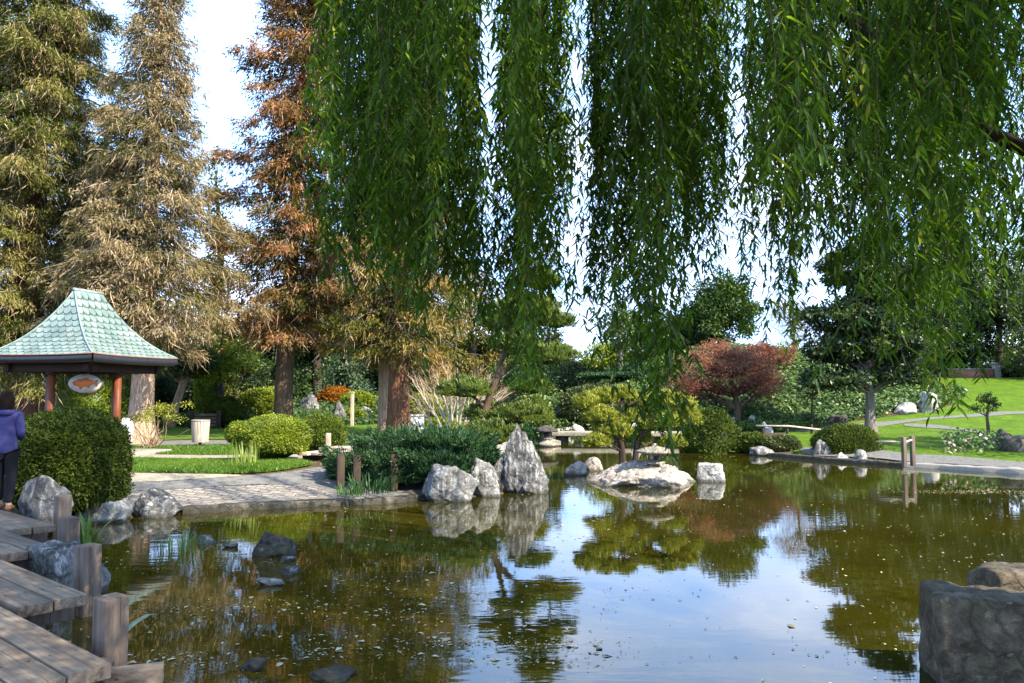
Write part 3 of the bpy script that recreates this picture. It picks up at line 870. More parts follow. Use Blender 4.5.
# ------------------------------------------------------------------ foliage helpers
def shell_bush(m, c, rad, n, L, W, r, lump=.12, lumpsc=2.2, p=2.0, base=-.6, out_w=.7, up=.2, depth=.14, tone=.5, core=True, seed=0, mat=0, core_k=.86):
    """leaves over a lumpy dome, plus solid dark core painting the inner shade"""
    d = unit(r.normal(0, 1, (n, 3)))
    d[:, 2] = np.where(d[:, 2] < base, -d[:, 2] * .6, d[:, 2])
    d = unit(d)
    pw = (np.abs(d) ** p).sum(1) ** (-1 / p)
    lum = 1 + lump * fbm(d * lumpsc + seed * 3.1, seed, 3)
    q = d * (pw * lum * (1 - depth * r.random(n) ** 2) * (1 + .10 * r.random(n) ** 7 + .02 * vnoise(d * 9, seed + 2)))[:, None]
    pos = q * np.array(rad) + np.array(c)
    nrm = unit(d / np.array(rad))
    tang = unit(np.cross(nrm, r.normal(0, 1, (n, 3))))
    ld = unit(nrm * out_w + tang * (1 - out_w * .4) + np.array([0, 0, up]))
    ln = unit(nrm + r.normal(0, .5, (n, 3)))
    t = np.clip(tone + .22 * vnoise(pos * 3.0 / max(.4, max(rad)), seed + 5) + r.normal(0, .17, n), 0, 1)
    m.rhomb(pos - ld * L * .3, ld, ln, L * r.uniform(.6, 1.3, n), W * r.uniform(.7, 1.2, n), t, mat)
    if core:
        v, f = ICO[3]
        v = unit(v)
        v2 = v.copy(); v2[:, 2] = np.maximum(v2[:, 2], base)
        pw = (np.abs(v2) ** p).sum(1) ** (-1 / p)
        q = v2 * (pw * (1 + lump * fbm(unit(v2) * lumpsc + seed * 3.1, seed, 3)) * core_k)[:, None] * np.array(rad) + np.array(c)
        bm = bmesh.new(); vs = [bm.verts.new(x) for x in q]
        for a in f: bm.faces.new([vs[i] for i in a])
        m.bm(bm, mat, .12)  # dark leaf tone paints shade inside the bush; solid core blocks light


def clump_leaves(m, centers, rads, n_each, L, W, r, tone=.5, spread=.17, flat=.6, droop=0.0, mat=0, ctone=.2):
    k = len(centers)
    ci = np.repeat(np.arange(k), n_each)
    n = len(ci)
    g = unit(r.normal(0, 1, (n, 3))) * (r.random(n) ** .45)[:, None]
    g[:, 2] *= flat
    pos = np.asarray(centers)[ci] + g * np.asarray(rads)[ci][:, None]
    ct = np.clip(tone + r.normal(0, ctone, k), 0, 1)[ci]
    d = unit(g + r.normal(0, .6, (n, 3)) + np.array([0, 0, -droop]))
    nr = unit(r.normal(0, .7, (n, 3)) + np.array([0, 0, .8]))
    m.rhomb(pos, d, nr, L * r.uniform(.6, 1.3, n), W * r.uniform(.7, 1.2, n), np.clip(ct + r.normal(0, spread, n), 0, 1), mat)


def limb_curve(a, b, r, sag=.0, n=7, wob=.08):
    a, b = np.asarray(a, float), np.asarray(b, float)
    t = np.linspace(0, 1, n)[:, None]
    L = np.linalg.norm(b - a)
    p = a + (b - a) * t
    p[:, 2] += sag * L * (np.sin(t[:, 0] * PI))
    w = r.normal(0, wob * L * .5, (n, 3)); w[0] = 0; w[-1] = 0
    return p + w * np.sin(t * PI)


def trunk_mesh(path, rads, n=14, flare=0.0, seed=0, rough=.06):
    m = MB(); pts = np.array([tuple(p) for p in path], float)
    k = len(pts)
    t = np.linspace(0, 1, max(k * 5, 24))
    ti = np.linspace(0, 1, k)
    P = np.stack([np.interp(t, ti, pts[:, i]) for i in range(3)], -1)
    Rr = np.interp(t, ti, rads)
    ang = np.arange(n) * 2 * PI / n
    ring = np.zeros((len(t), n, 3))
    for j, a in enumerate(ang):
        hgt = P[:, 2] - P[0, 2]
        fl = 1 + flare * np.exp(-hgt / (Rr[0] * 1.6)) * (1 + .45 * math.sin(a * 5 + seed))
        q = np.stack([np.cos(a) * np.ones(len(t)) * 2, np.sin(a) * np.ones(len(t)) * 2, hgt * .35], -1)
        rad = Rr * fl * (1 + rough * fbm(q + seed, seed, 3) + .5 * rough * math.sin(a * 9 + seed))
        ring[:, j] = P + np.stack([np.cos(a) * rad, np.sin(a) * rad, rad * 0], -1)
    i = np.arange(len(t) - 1)[:, None] * n; jj = np.arange(n)[None]; j2 = (jj + 1) % n
    m.add(ring.reshape(-1, 3), np.stack([i + jj, i + j2, i + n + j2, i + n + jj], -1).reshape(-1, 4))
    return m


# ------------------------------------------------------------------ redwoods
def redwood(label, x, y, Ht, r0, crown0, rad_fn, fmat, bmat, nbr, seed, spray=16, L=.20, W=.042, tone=.5, lean=(0, 0), droop=.35, gaps=.0, dens=1.0, twigs=True, flare=.5, name='redwood_tree'):
    r = np.random.default_rng(seed)
    z0 = H(x, y)
    root = thing(name, label, 'tree', (x, y, z0), 'tall conifers behind the pavilion and lawn')
    zz = np.linspace(-.3, Ht, 9)
    path = [(lean[0] * (max(z, 0) / Ht) ** 1.3, lean[1] * z / Ht, z) for z in zz]
    rads = [max(.04, r0 * (1 - .93 * max(0, z) / Ht)) for z in zz]
    trunk_mesh(path, rads, 18, flare, seed, .07).build('trunk', bmat, root, True)
    lm, fm = MB(), MB()
    C, D_, T_ = [], [], []
    for b in range(nbr):
        u = ((b + r.random()) / nbr)
        z = crown0 + (Ht - crown0) * u ** .95
        a = b * 2.39996 + r.normal(0, .35)
        Rm = rad_fn((z - crown0) / (Ht - crown0))
        l = Rm * r.uniform(.42, 1.22)
        if r.random() < gaps: l *= .45
        base = np.array([lean[0] * (z / Ht) ** 1.3, lean[1] * z / Ht, z])
        n = 7
        s = np.linspace(0, 1, n)
        dirv = np.array([math.cos(a), math.sin(a), 0])
        up0 = r.uniform(-.05, .25)
        p = base + dirv * (l * s)[:, None] + np.array([0, 0, 1]) * ((up0 * s - (droop + r.normal(0, .1)) * s ** 1.7 + .12 * s ** 4) * l)[:, None]
        p[1:] += r.normal(0, .03 * l, (n - 1, 3))
        lm.tube(p, np.linspace(max(.018, .017 * l), .008, n), 4, r.random(), cap=False)
        k = max(4, int(spray * dens * (l / 2.5) ** 1.1))
        sp = r.uniform(.12, 1.03, k) ** .8
        c = np.stack([np.interp(sp, s, p[:, i]) for i in range(3)], -1)
        lat = np.array([-dirv[1], dirv[0], 0])
        off = r.normal(0, 1, k) * (.30 * l * (1.05 - sp) + .12)
        c = c + lat * off[:, None] + np.array([0, 0, -1.0]) * (np.abs(off) * .35 + r.random(k) * .22)[:, None]
        dv = unit(dirv + lat * np.sign(off)[:, None] * .8 + np.array([0, 0, -.55]))
        C.append(c); D_.append(dv)
        T_.append(np.clip(np.full(k, tone + r.normal(0, .17)) + .22 * (sp - .5) + r.normal(0, .10, k), 0, 1))
    C = np.concatenate(C); D_ = np.concatenate(D_); T_ = np.concatenate(T_)
    T_ = np.clip(T_ + .20 * vnoise(C * .55, seed), 0, 1)
    per = 22
    ci = np.repeat(np.arange(len(C)), per)
    n = len(ci)
    along = r.uniform(-.5, .5, n)[:, None] * .42
    jit = r.normal(0, .10, (n, 3))
    pos = C[ci] + D_[ci] * along + jit
    d = unit(D_[ci] + r.normal(0, .55, (n, 3)) + np.array([0, 0, -.35]))
    nr = unit(np.array([0, 0, 1.0]) + r.normal(0, .6, (n, 3)))
    fm.rhomb(pos, d, nr, L * r.uniform(.55, 1.35, n), W * r.uniform(.6, 1.3, n), np.clip(T_[ci] + r.normal(0, .13, n), 0, 1))
    lm.build('limbs', M['bark_grey'] if twigs else M['bark_dark'], root)
    fm.build('crown', fmat, root)
    tw = MB(); k = len(C) // 2; ci = r.permutation(len(C))[:k]; ci = np.repeat(ci, 3)
    d = unit(D_[ci] * .5 + r.normal(0, .45, (len(ci), 3)) + np.array([0, 0, -.8]))
    tw.rhomb(C[ci] + r.normal(0, .15, (len(ci), 3)), d, r.normal(0, 1, (len(ci), 3)), r.uniform(.25, .75, len(ci)), .022, np.clip(r.normal(.75, .25, len(ci)), 0, 1), wide=.3)
    tw.build('dead_twigs', M['twig_tan'], root)
    return root


def rprof(rb, rt, pw=1.0, belly=.12):
    return lambda t: (rb * (.72 + .28 * min(1, t / belly))) * (1 - t) ** pw + rt


redwood('olive green redwood at left edge whose crown runs out of frame', -18.2, 30.0, 27, .62, 2.6, rprof(4.2, .6, .8), M['redwood_olive'], M['bark_red'], 400, 21, 19, tone=.55, dens=1.7)
redwood('tan brown redwood with pale flared trunk just behind the pavilion', -12.75, 27.6, 21.0, .40, 3.8, rprof(3.7, .12, 1.4), M['redwood_brown'], M['bark_tan'], 330, 22, 17, tone=.55, dens=1.3, droop=.5, lean=(.35, 0), flare=.75)
redwood('rust red redwood with bare trunk standing beyond the round bushes', -9.15, 32.0, 24, .38, 4.0, rprof(2.3, 1.0, .5), M['redwood_rust'], M['bark_brown'], 310, 23, 17, tone=.55, dens=1.35, droop=.35, gaps=.35, lean=(1.2, 0), L=.19, W=.055, flare=.25)
redwood('thick reddish trunk redwood behind spreading juniper and willow fringe', -4.45, 31.5, 21, .44, 3.4, rprof(2.7, .6, .7), M['redwood_mixed'], M['bark_red'], 260, 24, 17, tone=.48, droop=.45, flare=.3, dens=1.4)
redwood('slender pale trunk conifer just left of thick reddish trunk', -5.35, 33.5, 18, .26, 3.6, rprof(2.0, .5, .7), M['redwood_mixed'], M['bark_tan'], 170, 25, 15, tone=.42, droop=.4, flare=.3)


# ------------------------------------------------------------------ broad trees
def broad_tree(name, label, cat, x, y, trunk, crowns, fmat, bmat, seed, clumps=60, per=90, L=.16, W=.09, crad=.55, tone=.5, flat=.6, limb_r=.05, group=None, z0=None, n_limb=None, droop=0., ctone=.2, tip=.012):
    """trunk: [(dx, dy, z, radius)...]; crowns: [(dx, dy, z, rx, ry, rz, share)]"""
    r = np.random.default_rng(seed)
    z0 = H(x, y) if z0 is None else z0
    root = thing(name, label, cat, (x, y, z0), group)
    path = [(t[0], t[1], t[2]) for t in trunk]
    trunk_mesh(path, [t[3] for t in trunk], 12, .25, seed, .05).build('trunk', bmat, root, True)
    cc, rr = [], []
    tot = sum(c[6] for c in crowns)
    for (dx, dy, dz, rx, ry, rz, sh) in crowns:
        k = max(2, int(clumps * sh / tot))
        g = unit(r.normal(0, 1, (k, 3))) * (r.uniform(.25, 1, k) ** .5)[:, None]
        cc.append(np.array([dx, dy, dz]) + g * np.array([rx, ry, rz])); rr.append(r.uniform(.6, 1.25, k) * crad)
    cc = np.concatenate(cc); rr = np.concatenate(rr)
    tp = np.array(path)
    lm = MB()
    nl = len(cc) if n_limb is None else min(n_limb, len(cc))
    for i in r.permutation(len(cc))[:nl]:
        c = cc[i]
        # leave the trunk somewhere below the clump
        lo = max(0, len(tp) // 2 - 1)
        cand = tp[lo:]
        j = lo + int(np.argmin(np.linalg.norm(cand - (c - np.array([0, 0, .35 * np.linalg.norm(c[:2] - cand[0][:2])])), axis=1)))
        a = tp[j]
        l = np.linalg.norm(c - a)
        lm.tube(limb_curve(a, c, r, .08, 7, .10), np.linspace(min(trunk[j][3] * .55, limb_r * (.4 + .25 * l)), tip, 7), 5, .5, cap=False)
    lm.build('limbs', bmat, root, True)
    fm = MB()
    clump_leaves(fm, cc, rr, per, L, W, r, tone, .17, flat, droop, 0, ctone)
    fm.build('crown', fmat, root)
    return root


# right hand dark tree by the shore (trunk at px 871)
p = at_y(871, 432, 34.0)
broad_tree('spreading_tree', 'dark leafy tree with forked trunk on lawn behind dark round bush', 'tree', p.x, p.y,
           [(0, 0, -.3, .30), (-.02, 0, .8, .20), (.05, .1, 1.7, .18), (-.15, 0, 2.7, .15), (-.1, .1, 4.2, .11), (.1, 0, 6.0, .06)],
           [(-1.3, 0, 2.3, 1.6, 1.4, .35, 1.2), (1.3, 0, 2.5, 1.3, 1.3, .35, 1), (-1.0, 0, 3.6, 1.7, 1.7, .6, 2), (.8, 0, 3.7, 1.7, 1.7, .6, 2), (-.4, 0, 5.0, 2.0, 1.8, .8, 3), (1.0, .3, 6.0, 1.7, 1.6, .8, 2), (-.2, 0, 7.0, 1.5, 1.4, .9, 2), (.5, 0, 8.2, 1.0, 1, .7, 1)],
           M['dark_tree'], M['bark_grey'], 31, 290, 150, .19, .12, .58, .52, .45, .055, 'trees on the right bank')

# red maple
p = at_y(738, 421, 38.0)
broad_tree('red_maple', 'rounded red brown maple with forked trunk above low green plants', 'tree', p.x, p.y,
           [(0, 0, -.2, .20), (.0, 0, .7, .15), (-.1, 0, 1.3, .13), (-.3, 0, 2.2, .09), (-.5, 0, 3.2, .05)],
           [(-.7, 0, 2.5, 2.6, 1.8, 1.2, 5), (-2.4, -.3, 1.8, 1.1, 1.2, .6, 1.6), (1.2, .2, 2.0, 1.0, 1.2, .8, 1.5), (-.6, 0, 3.3, 1.5, 1.2, .6, 1.5)],
           M['maple'], M['bark_brown'], 32, 210, 85, .15, .036, .40, .58, .8, .05, 'trees on the right bank', ctone=.2)
p = at_y(760, 418, 40)
broad_tree('purple_shrub', 'dark purple leaved small tree just right of the red maple', 'tree', p.x, p.y,
           [(0, 0, -.2, .07), (0, 0, .6, .05), (.1, 0, 1.4, .035)], [(0, 0, 1.5, .9, .8, .9, 1), (.1, 0, 2.4, .8, .6, .6, .6)],
           M['purple'], M['bark_dark'], 33, 36, 80, .12, .06, .35, .5, .8, .03, 'trees on the right bank')
p = at_y(838, 420, 40)
broad_tree('bare_tree', 'thin almost bare small tree before the ivy bank', 'tree', at_y(812, 420, 37).x, 37,
           [(0, 0, -.2, .06), (0, 0, .6, .045), (.05, 0, 1.3, .03)], [(0, 0, 1.6, 1.1, .8, .6, 1)],
           M['olive'], M['bark_brown'], 34, 34, 14, .10, .05, .35, .55, .6, .03, 'trees on the right bank')
p = at_y(795, 400, 52)
broad_tree('bare_tree', 'leafless tan crowned tree between red maple and dark tree', 'tree', p.x, 52,
           [(0, 0, -.2, .12), (0, 0, 1.0, .09), (.1, 0, 2.4, .06)], [(0, 0, 2.6, 1.6, 1.2, 1.5, 1)],
           M['twig_tan'], M['bark_brown'], 35, 70, 60, .3, .022, .6, .4, .9, .03, 'trees on the right bank')
p = at_y(775, 398, 46)
broad_tree('red_shrub', 'loose reddish shrub on top of the ivy bank', 'shrub', p.x, 46,
           [(0, 0, -.2, .05), (0, 0, .5, .04), (0, 0, .9, .02)], [(0, 0, 1.0, 1.5, .8, .6, 1)],
           M['maple'], M['bark_brown'], 36, 30, 70, .16, .06, .4, .55, .8, .03, 'trees on the right bank')
# small topiary tree right
p = at_y(988, 443, 29.5)
broad_tree('young_tree', 'slender young tree with sparse pads rising from flower bed', 'tree', p.x, p.y,
           [(0, 0, -.1, .075), (.03, 0, .5, .06), (0, 0, .95, .05), (.08, 0, 1.4, .03)],
           [(-.05, 0, 1.55, .50, .4, .12, 2), (.3, 0, 1.3, .25, .25, .12, 1), (-.35, 0, 1.25, .22, .25, .12, 1), (.1, 0, 1.75, .25, .2, .1, .8)],
           M['olive'], M['bark_brown'], 37, 22, 42, .08, .05, .15, .65, .6, .03, 'trees on the right bank', tip=.008)

# background trees ---------------------------------------------------------------
BGT = 'background trees closing the garden'


def bg_tree(label, px, ytop, Y, wpx, fmat, seed, ybase=None, conical=False, clumps=70, per=70, name='background_tree', tone=.5, L=None, trunk_px=None, low=.15, bmat=None):
    x = (px - CX) / F_PX * Y
    z0 = H(x, Y)
    ztop = CAM_Z + (395 - ytop) / F_PX * Y
    Hh = ztop - z0
    W = wpx / F_PX * Y / 2
    L = L or .0046 * Y
    tr = Hh * .022 + .06
    if conical:
        cr = [(0, 0, Hh * (low + (1 - low) * t), W * (1.02 - t) * .85, W * (1.02 - t) * .85, Hh * .09, (1.05 - t)) for t in (.06, .2, .35, .5, .65, .8, .93)]
    else:
        cr = ([(0, 0, Hh * .13, W * 1.0, W * .7, Hh * .12, 2.6)] if low <= .06 else []) + [(0, 0, Hh * (low + .2), W * .8, W * .7, Hh * .17, 2), (-W * .35, 0, Hh * .55, W * .62, W * .6, Hh * .18, 2), (W * .35, 0, Hh * .6, W * .6, W * .6, Hh * .18, 2), (0, 0, Hh * .78, W * .62, W * .6, Hh * .18, 2.2)]
    r_ = np.random.default_rng(seed)
    return broad_tree(name, label, 'tree', x, Y, [(0, 0, -.3, tr), (r_.normal(0, .1), 0, Hh * .3, tr * .8), (r_.normal(0, .2), 0, Hh * .6, tr * .5), (0, 0, Hh * .88, tr * .18)], cr,
                      fmat, bmat or M['bark_dark'], seed, clumps, per, L, L * .5, max(.35, W * .30), tone, .7, .05, BGT, n_limb=26)


# left wall of evergreens (px, top y, depth, width)
lefts = [(-40, 300, 44, 130, 'back_dark', 'dark evergreen beyond the pavilion at the left frame edge'),
         (20, 318, 50, 110, 'back_dark', 'dark evergreen seen through the pavilion left of the fish sign'),
         (95, 322, 47, 110, 'back_dark', 'dark evergreen seen through the pavilion behind the fish sign'),
         (165, 330, 52, 90, 'back_green', 'leafy evergreen filling the gap behind the pale redwood trunk'),
         (205, 342, 49, 80, 'back_dark', 'dark evergreen behind the low wooden gate'),
         (262, 300, 56, 100, 'back_dark', 'dark evergreen behind the bare rust redwood trunk'),
         (330, 270, 60, 110, 'back_dark', 'tall dark tree filling the gap between the rust and thick redwoods'),
         (420, 300, 60, 120, 'back_green', 'mid green tree behind the bare crape myrtle'),
         (470, 262, 58, 110, 'redwood_mixed', 'brownish conifer mass behind the cloud pruned pine'),
         (520, 285, 64, 80, 'back_dark', 'dark tree right of the brownish conifer behind willow fringe')]
for i, (px, yt, Y, w, m_, lab) in enumerate(lefts):
    bg_tree(lab, px, yt, Y, w, M[m_], 100 + i, clumps=120, per=90, low=.02)
bg_tree('sunlit yellow green drooping tree left of bare rust trunk', 222, 318, 40, 78, M['back_yellow'], 121, clumps=55, per=60, tone=.35, low=.28)
bg_tree('layered bluish cedar behind the orange shrub', 345, 345, 52, 84, M['conifer_blue'], 122, conical=True, clumps=80, per=70, tone=.6, low=.05)
bg_tree('bright yellow green tree behind the arched bush mass', 612, 335, 62, 76, M['back_yellow'], 123, clumps=60, per=70, tone=.5)
bg_tree('thin tall pine with bare trunk above the yellow green tree', 621, 296, 54, 66, M['back_green'], 124, clumps=40, per=60, tone=.45, low=.45, bmat=M['bark_grey'])
bg_tree('second thin pine with bare trunk close to the tall one', 641, 300, 57, 70, M['back_green'], 125, clumps=40, per=60, tone=.4, low=.42, bmat=M['bark_grey'])
bg_tree('narrow dark conifer standing in the bright sky gap', 556, 318, 66, 34, M['back_dark'], 126, conical=True, clumps=40, per=60)
bg_tree('tall rounded green tree behind the red maple', 722, 270, 56, 74, M['back_green'], 127, clumps=150, per=110, tone=.4)
bg_tree('grey green tree behind the left side of red maple', 680, 312, 60, 70, M['olive'], 128, clumps=110, per=90, tone=.45)
bg_tree('low yellowish tree right of the red maple crown', 786, 345, 60, 60, M['back_yellow'], 129, clumps=40, per=60, tone=.3)
bg_tree('broad dark tree behind the right bank tree', 905, 262, 58, 130, M['back_dark'], 130, clumps=190, per=90)
bg_tree('tall dark conifer on top of the hill lawn', 962, 212, 68, 90, M['back_dark'], 131, conical=True, clumps=180, per=90, low=.12)
bg_tree('dark tree with bare leaning trunk at the top right of lawn', 1000, 250, 66, 76, M['dark_tree'], 132, clumps=140, per=90, low=.32)
bg_tree('grey green tree at the right frame edge above lawn', 1036, 270, 60, 60, M['olive'], 133, clumps=70, per=70, low=.02)
bg_tree('dark tree beyond the right frame edge', 1110, 240, 58, 120, M['back_dark'], 134, clumps=90, per=70, low=.1)
bg_tree('low dark tree behind the ivy bank crest', 860, 330, 60, 90, M['back_dark'], 135, clumps=60, per=60)
bg_tree('low mid green tree behind the ivy bank left part', 700, 350, 58, 90, M['back_green'], 136, clumps=60, per=60, low=.0)
bg_tree('dark low evergreen behind the stone bridge', 575, 372, 56, 100, M['back_dark'], 137, clumps=70, per=60, low=.0)
bg_tree('dark low evergreen behind the island pine', 650, 372, 54, 90, M['juniper'], 138, clumps=70, per=60, low=.0)
bg_tree('dark low evergreen left of the stone bridge', 510, 365, 52, 80, M['juniper'], 139, clumps=70, per=60, low=.0)
bg_tree('loose olive conifer filling the gap right of the tan redwood', 212, 150, 45, 84, M['redwood_mixed'], 141, conical=True, clumps=150, per=90, tone=.42, low=.05)
bg_tree('dark olive conifer between the two left redwoods', 100, 70, 46, 110, M['redwood_olive'], 142, conical=True, clumps=190, per=90, tone=.35, low=.05)
bg_tree('dark conifer behind the rust redwood crown', 318, 190, 57, 90, M['redwood_mixed'], 143, conical=True, clumps=150, per=90, tone=.35, low=.3)
bg_tree('dense dark tree beyond the brick wall on the hill', 925, 215, 78, 130, M['back_dark'], 144, clumps=190, per=90, low=.02)
bg_tree('dense dark tree right of the stone pillar on the hill', 1040, 225, 76, 110, M['back_dark'], 145, clumps=170, per=90, low=.02)
for i, (px, yt, Y, w) in enumerate([(-110, 240, 46, 150), (-210, 250, 52, 160), (1230, 250, 60, 160), (1340, 260, 52, 160)]):
    bg_tree(['dark evergreen beyond the left frame edge', 'far dark evergreen beyond the left frame edge', 'dark evergreen far beyond the right frame edge', 'last dark evergreen beyond the right frame edge'][i], px, yt, Y, w, M['back_dark'], 150 + i, clumps=60, per=60)

# ------------------------------------------------------------------ ivy and ground cover
def cover(name, label, mat, n, xr, yr, mask, L, W, hgt, seed, cat='ground cover', tone=.5):
    r = np.random.default_rng(seed)
    q = np.column_stack([r.uniform(*xr, n), r.uniform(*yr, n)])
    q = q[mask(q[:, 0], q[:, 1])]
    z = height(q[:, 0], q[:, 1]) + r.random(len(q)) ** 1.5 * hgt * (1 + .8 * vnoise(np.column_stack([q * .8, q[:, 0] * 0]), seed))
    pos = np.column_stack([q, z])
    nr = unit(np.column_stack([r.normal(0, .55, (len(q), 2)) + np.array([.0, -.35]), np.ones(len(q)) * .8]))
    d = unit(np.cross(nr, r.normal(0, 1, (len(q), 3))))
    t = np.clip(tone + .22 * vnoise(pos * 1.1, seed + 2) + r.normal(0, .2, len(q)), 0, 1)
    m = MB(); m.rhomb(pos, d, nr, L * r.uniform(.6, 1.4, len(q)), W * r.uniform(.6, 1.4, len(q)), t)
    return tag(m.build(name, mat), label, cat, kind='stuff')


def proj(x, y, z):
    dx, dy, dz = x, y, z - CAM_Z
    c, s = math.cos(PITCH), math.sin(PITCH)
    f = dy * c + dz * s; u = -dy * s + dz * c
    return CX + F_PX * dx / f, CY - F_PX * u / f


bank_poly = np.array([gp(655, 431), gp(700, 427), gp(780, 428), gp(830, 424), gp(880, 417.5), gp(930, 411), gp(958, 403), gp(972, 391)] + [(28, 50), (26.5, 57), (14, 62), (4, 60), (5.5, 46)])


def in_poly(P):
    a = P; b = np.roll(P, -1, axis=0)
    def f(x, y):
        ins = np.zeros(len(x), bool)
        for (ax, ay), (bx, by) in zip(a, b):
            ins ^= ((ay > y) != (by > y)) & (x < (bx - ax) * (y - ay) / (by - ay + 1e-12) + ax)
        return ins
    return f


cover('ivy_bank', 'glossy dark green ivy covering the bank below the hill', M['ivy'], 150000, (4, 28), (32, 62), lambda x, y: in_poly(bank_poly)(x, y) & (np.hypot((x - 19.2) / .75, (y - 39.3) / .8) > 1) & (np.hypot((x - 20.9) / .7, (y - 39.8) / .8) > 1), .19, .13, .5, 61, 'ivy')
low_poly = np.array([gp(655, 436), gp(700, 437), gp(780, 433), gp(830, 427), gp(780, 424), gp(700, 421), gp(660, 424)])
cover('low_plants', 'low bright green plants under the red maple', M['back_green'], 16000, (low_poly[:, 0].min(), low_poly[:, 0].max()), (low_poly[:, 1].min(), low_poly[:, 1].max()), in_poly(low_poly), .2, .10, .35, 62, 'plants', .65)
back_l = np.array([(-26, 40), (-20, 37.5), (-12, 38), (-6, 40), (-2, 39.5), (1, 38.5), (5, 42), (5, 58), (-30, 58)])
cover('undergrowth', 'dark leafy undergrowth beneath the background trees', M['back_green'], 60000, (-30, 6), (37, 58), in_poly(back_l), .26, .13, .6, 63, 'undergrowth', .35)
cover('undergrowth', 'leafy undergrowth around the inlet left of the stone bridge', M['juniper'], 16000, (-4, 1.6), (21, 38), lambda x, y: (sdf(x, y) > .3) & (sdf(x, y) < 4) & (y > 22) & (x > -3.2), .18, .08, .4, 64, 'undergrowth', .5)
fb = [gp(945, 455), gp(995, 457), gp(1003, 451), gp(994, 444), gp(960, 443), gp(940, 449)]
cover('flower_bed', 'leafy bed dotted with pink flowers beside the far path', M['flower'], 9000, (13, 20), (24, 33), in_poly(np.array(fb)), .13, .09, .38, 65, 'flower bed', .55)


# ------------------------------------------------------------------ clipped shrubs
def shrub(name, label, c, rad, mat, n, L, W, seed, stems=None, **kw):
    root = thing(name, label, 'shrub', c, 'clipped shrubs and hedges')
    m = MB()
    shell_bush(m, (0, 0, rad[2] * kw.pop('lift', .45)), rad, n, L, W, np.random.default_rng(seed), seed=seed, **kw)
    m.build('foliage', mat, root)
    if stems:
        s = MB()
        for path, r0, r1 in stems: s.tube(path, np.linspace(r0, r1, len(path)), 7, .5)
        s.build('stem', M['bark_dark'], root, True)
    return root


# big clipped hedge (px 15-135, y 413-505)
shrub('clipped_hedge', 'large dark clipped hedge beside the boardwalk in front of pavilion', (-7.42, 13.5, .35), (.90, .85, .90), M['bush_dark'], 42000, .065, .028, 71, lump=.055, p=2.5, lift=.62, base=-.62, depth=.10)
# cloud-clipped round bush on a stem
c = at_y(268, 465, 20.0)
b1 = thing('round_bush', 'large lime topped round clipped bush on dark twisted stem', 'shrub', (c.x, c.y, H(c.x, c.y)), 'clipped shrubs and hedges')
m = MB(); r_ = np.random.default_rng(72)
shell_bush(m, (.12, 0, .54), (.86, .82, .58), 34000, .06, .024, r_, lump=.10, base=-.5, seed=2, tone=.5, depth=.12)
shell_bush(m, (-.56, .0, .64), (.46, .5, .34), 12000, .06, .024, r_, lump=.12, base=-.5, seed=3, tone=.45, depth=.12)
m.build('foliage', M['bush_lime'], b1)
s = MB()
s.tube([(-.05, 0, -.1), (-.08, 0, .12), (-.25, 0, .26), (-.45, 0, .34), (-.6, 0, .55), (-.62, 0, .8)], [.14, .11, .07, .06, .05, .03], 8)
s.tube([(.02, .02, -.1), (.05, 0, .2), (.2, 0, .4), (.25, 0, .8)], [.18, .15, .11, .06], 8)
s.tube([(.1, .02, -.1), (.3, .05, .2), (.55, 0, .45), (.7, 0, .7)], [.12, .10, .07, .04], 8)
s.build('stem', M['bark_dark'], b1, True)
c = at_y(322, 443, 23.0)
shrub('round_bush', 'smaller round clipped bush behind right of the lime topped bush', (c.x, c.y, H(c.x, c.y)), (.68, .6, .56), M['bush_lime'], 20000, .06, .024, 73, lump=.06, lift=.95, tone=.10)
c = at_y(864, 461, 25.6)
shrub('round_bush', 'dark dome shaped bush on the far shore before lawn', (c.x, c.y + 1.3, H(c.x, c.y + 1.3) - .05), (1.10, .85, .68), M['bush_dark'], 17000, .08, .034, 74, lump=.07, lift=.4)
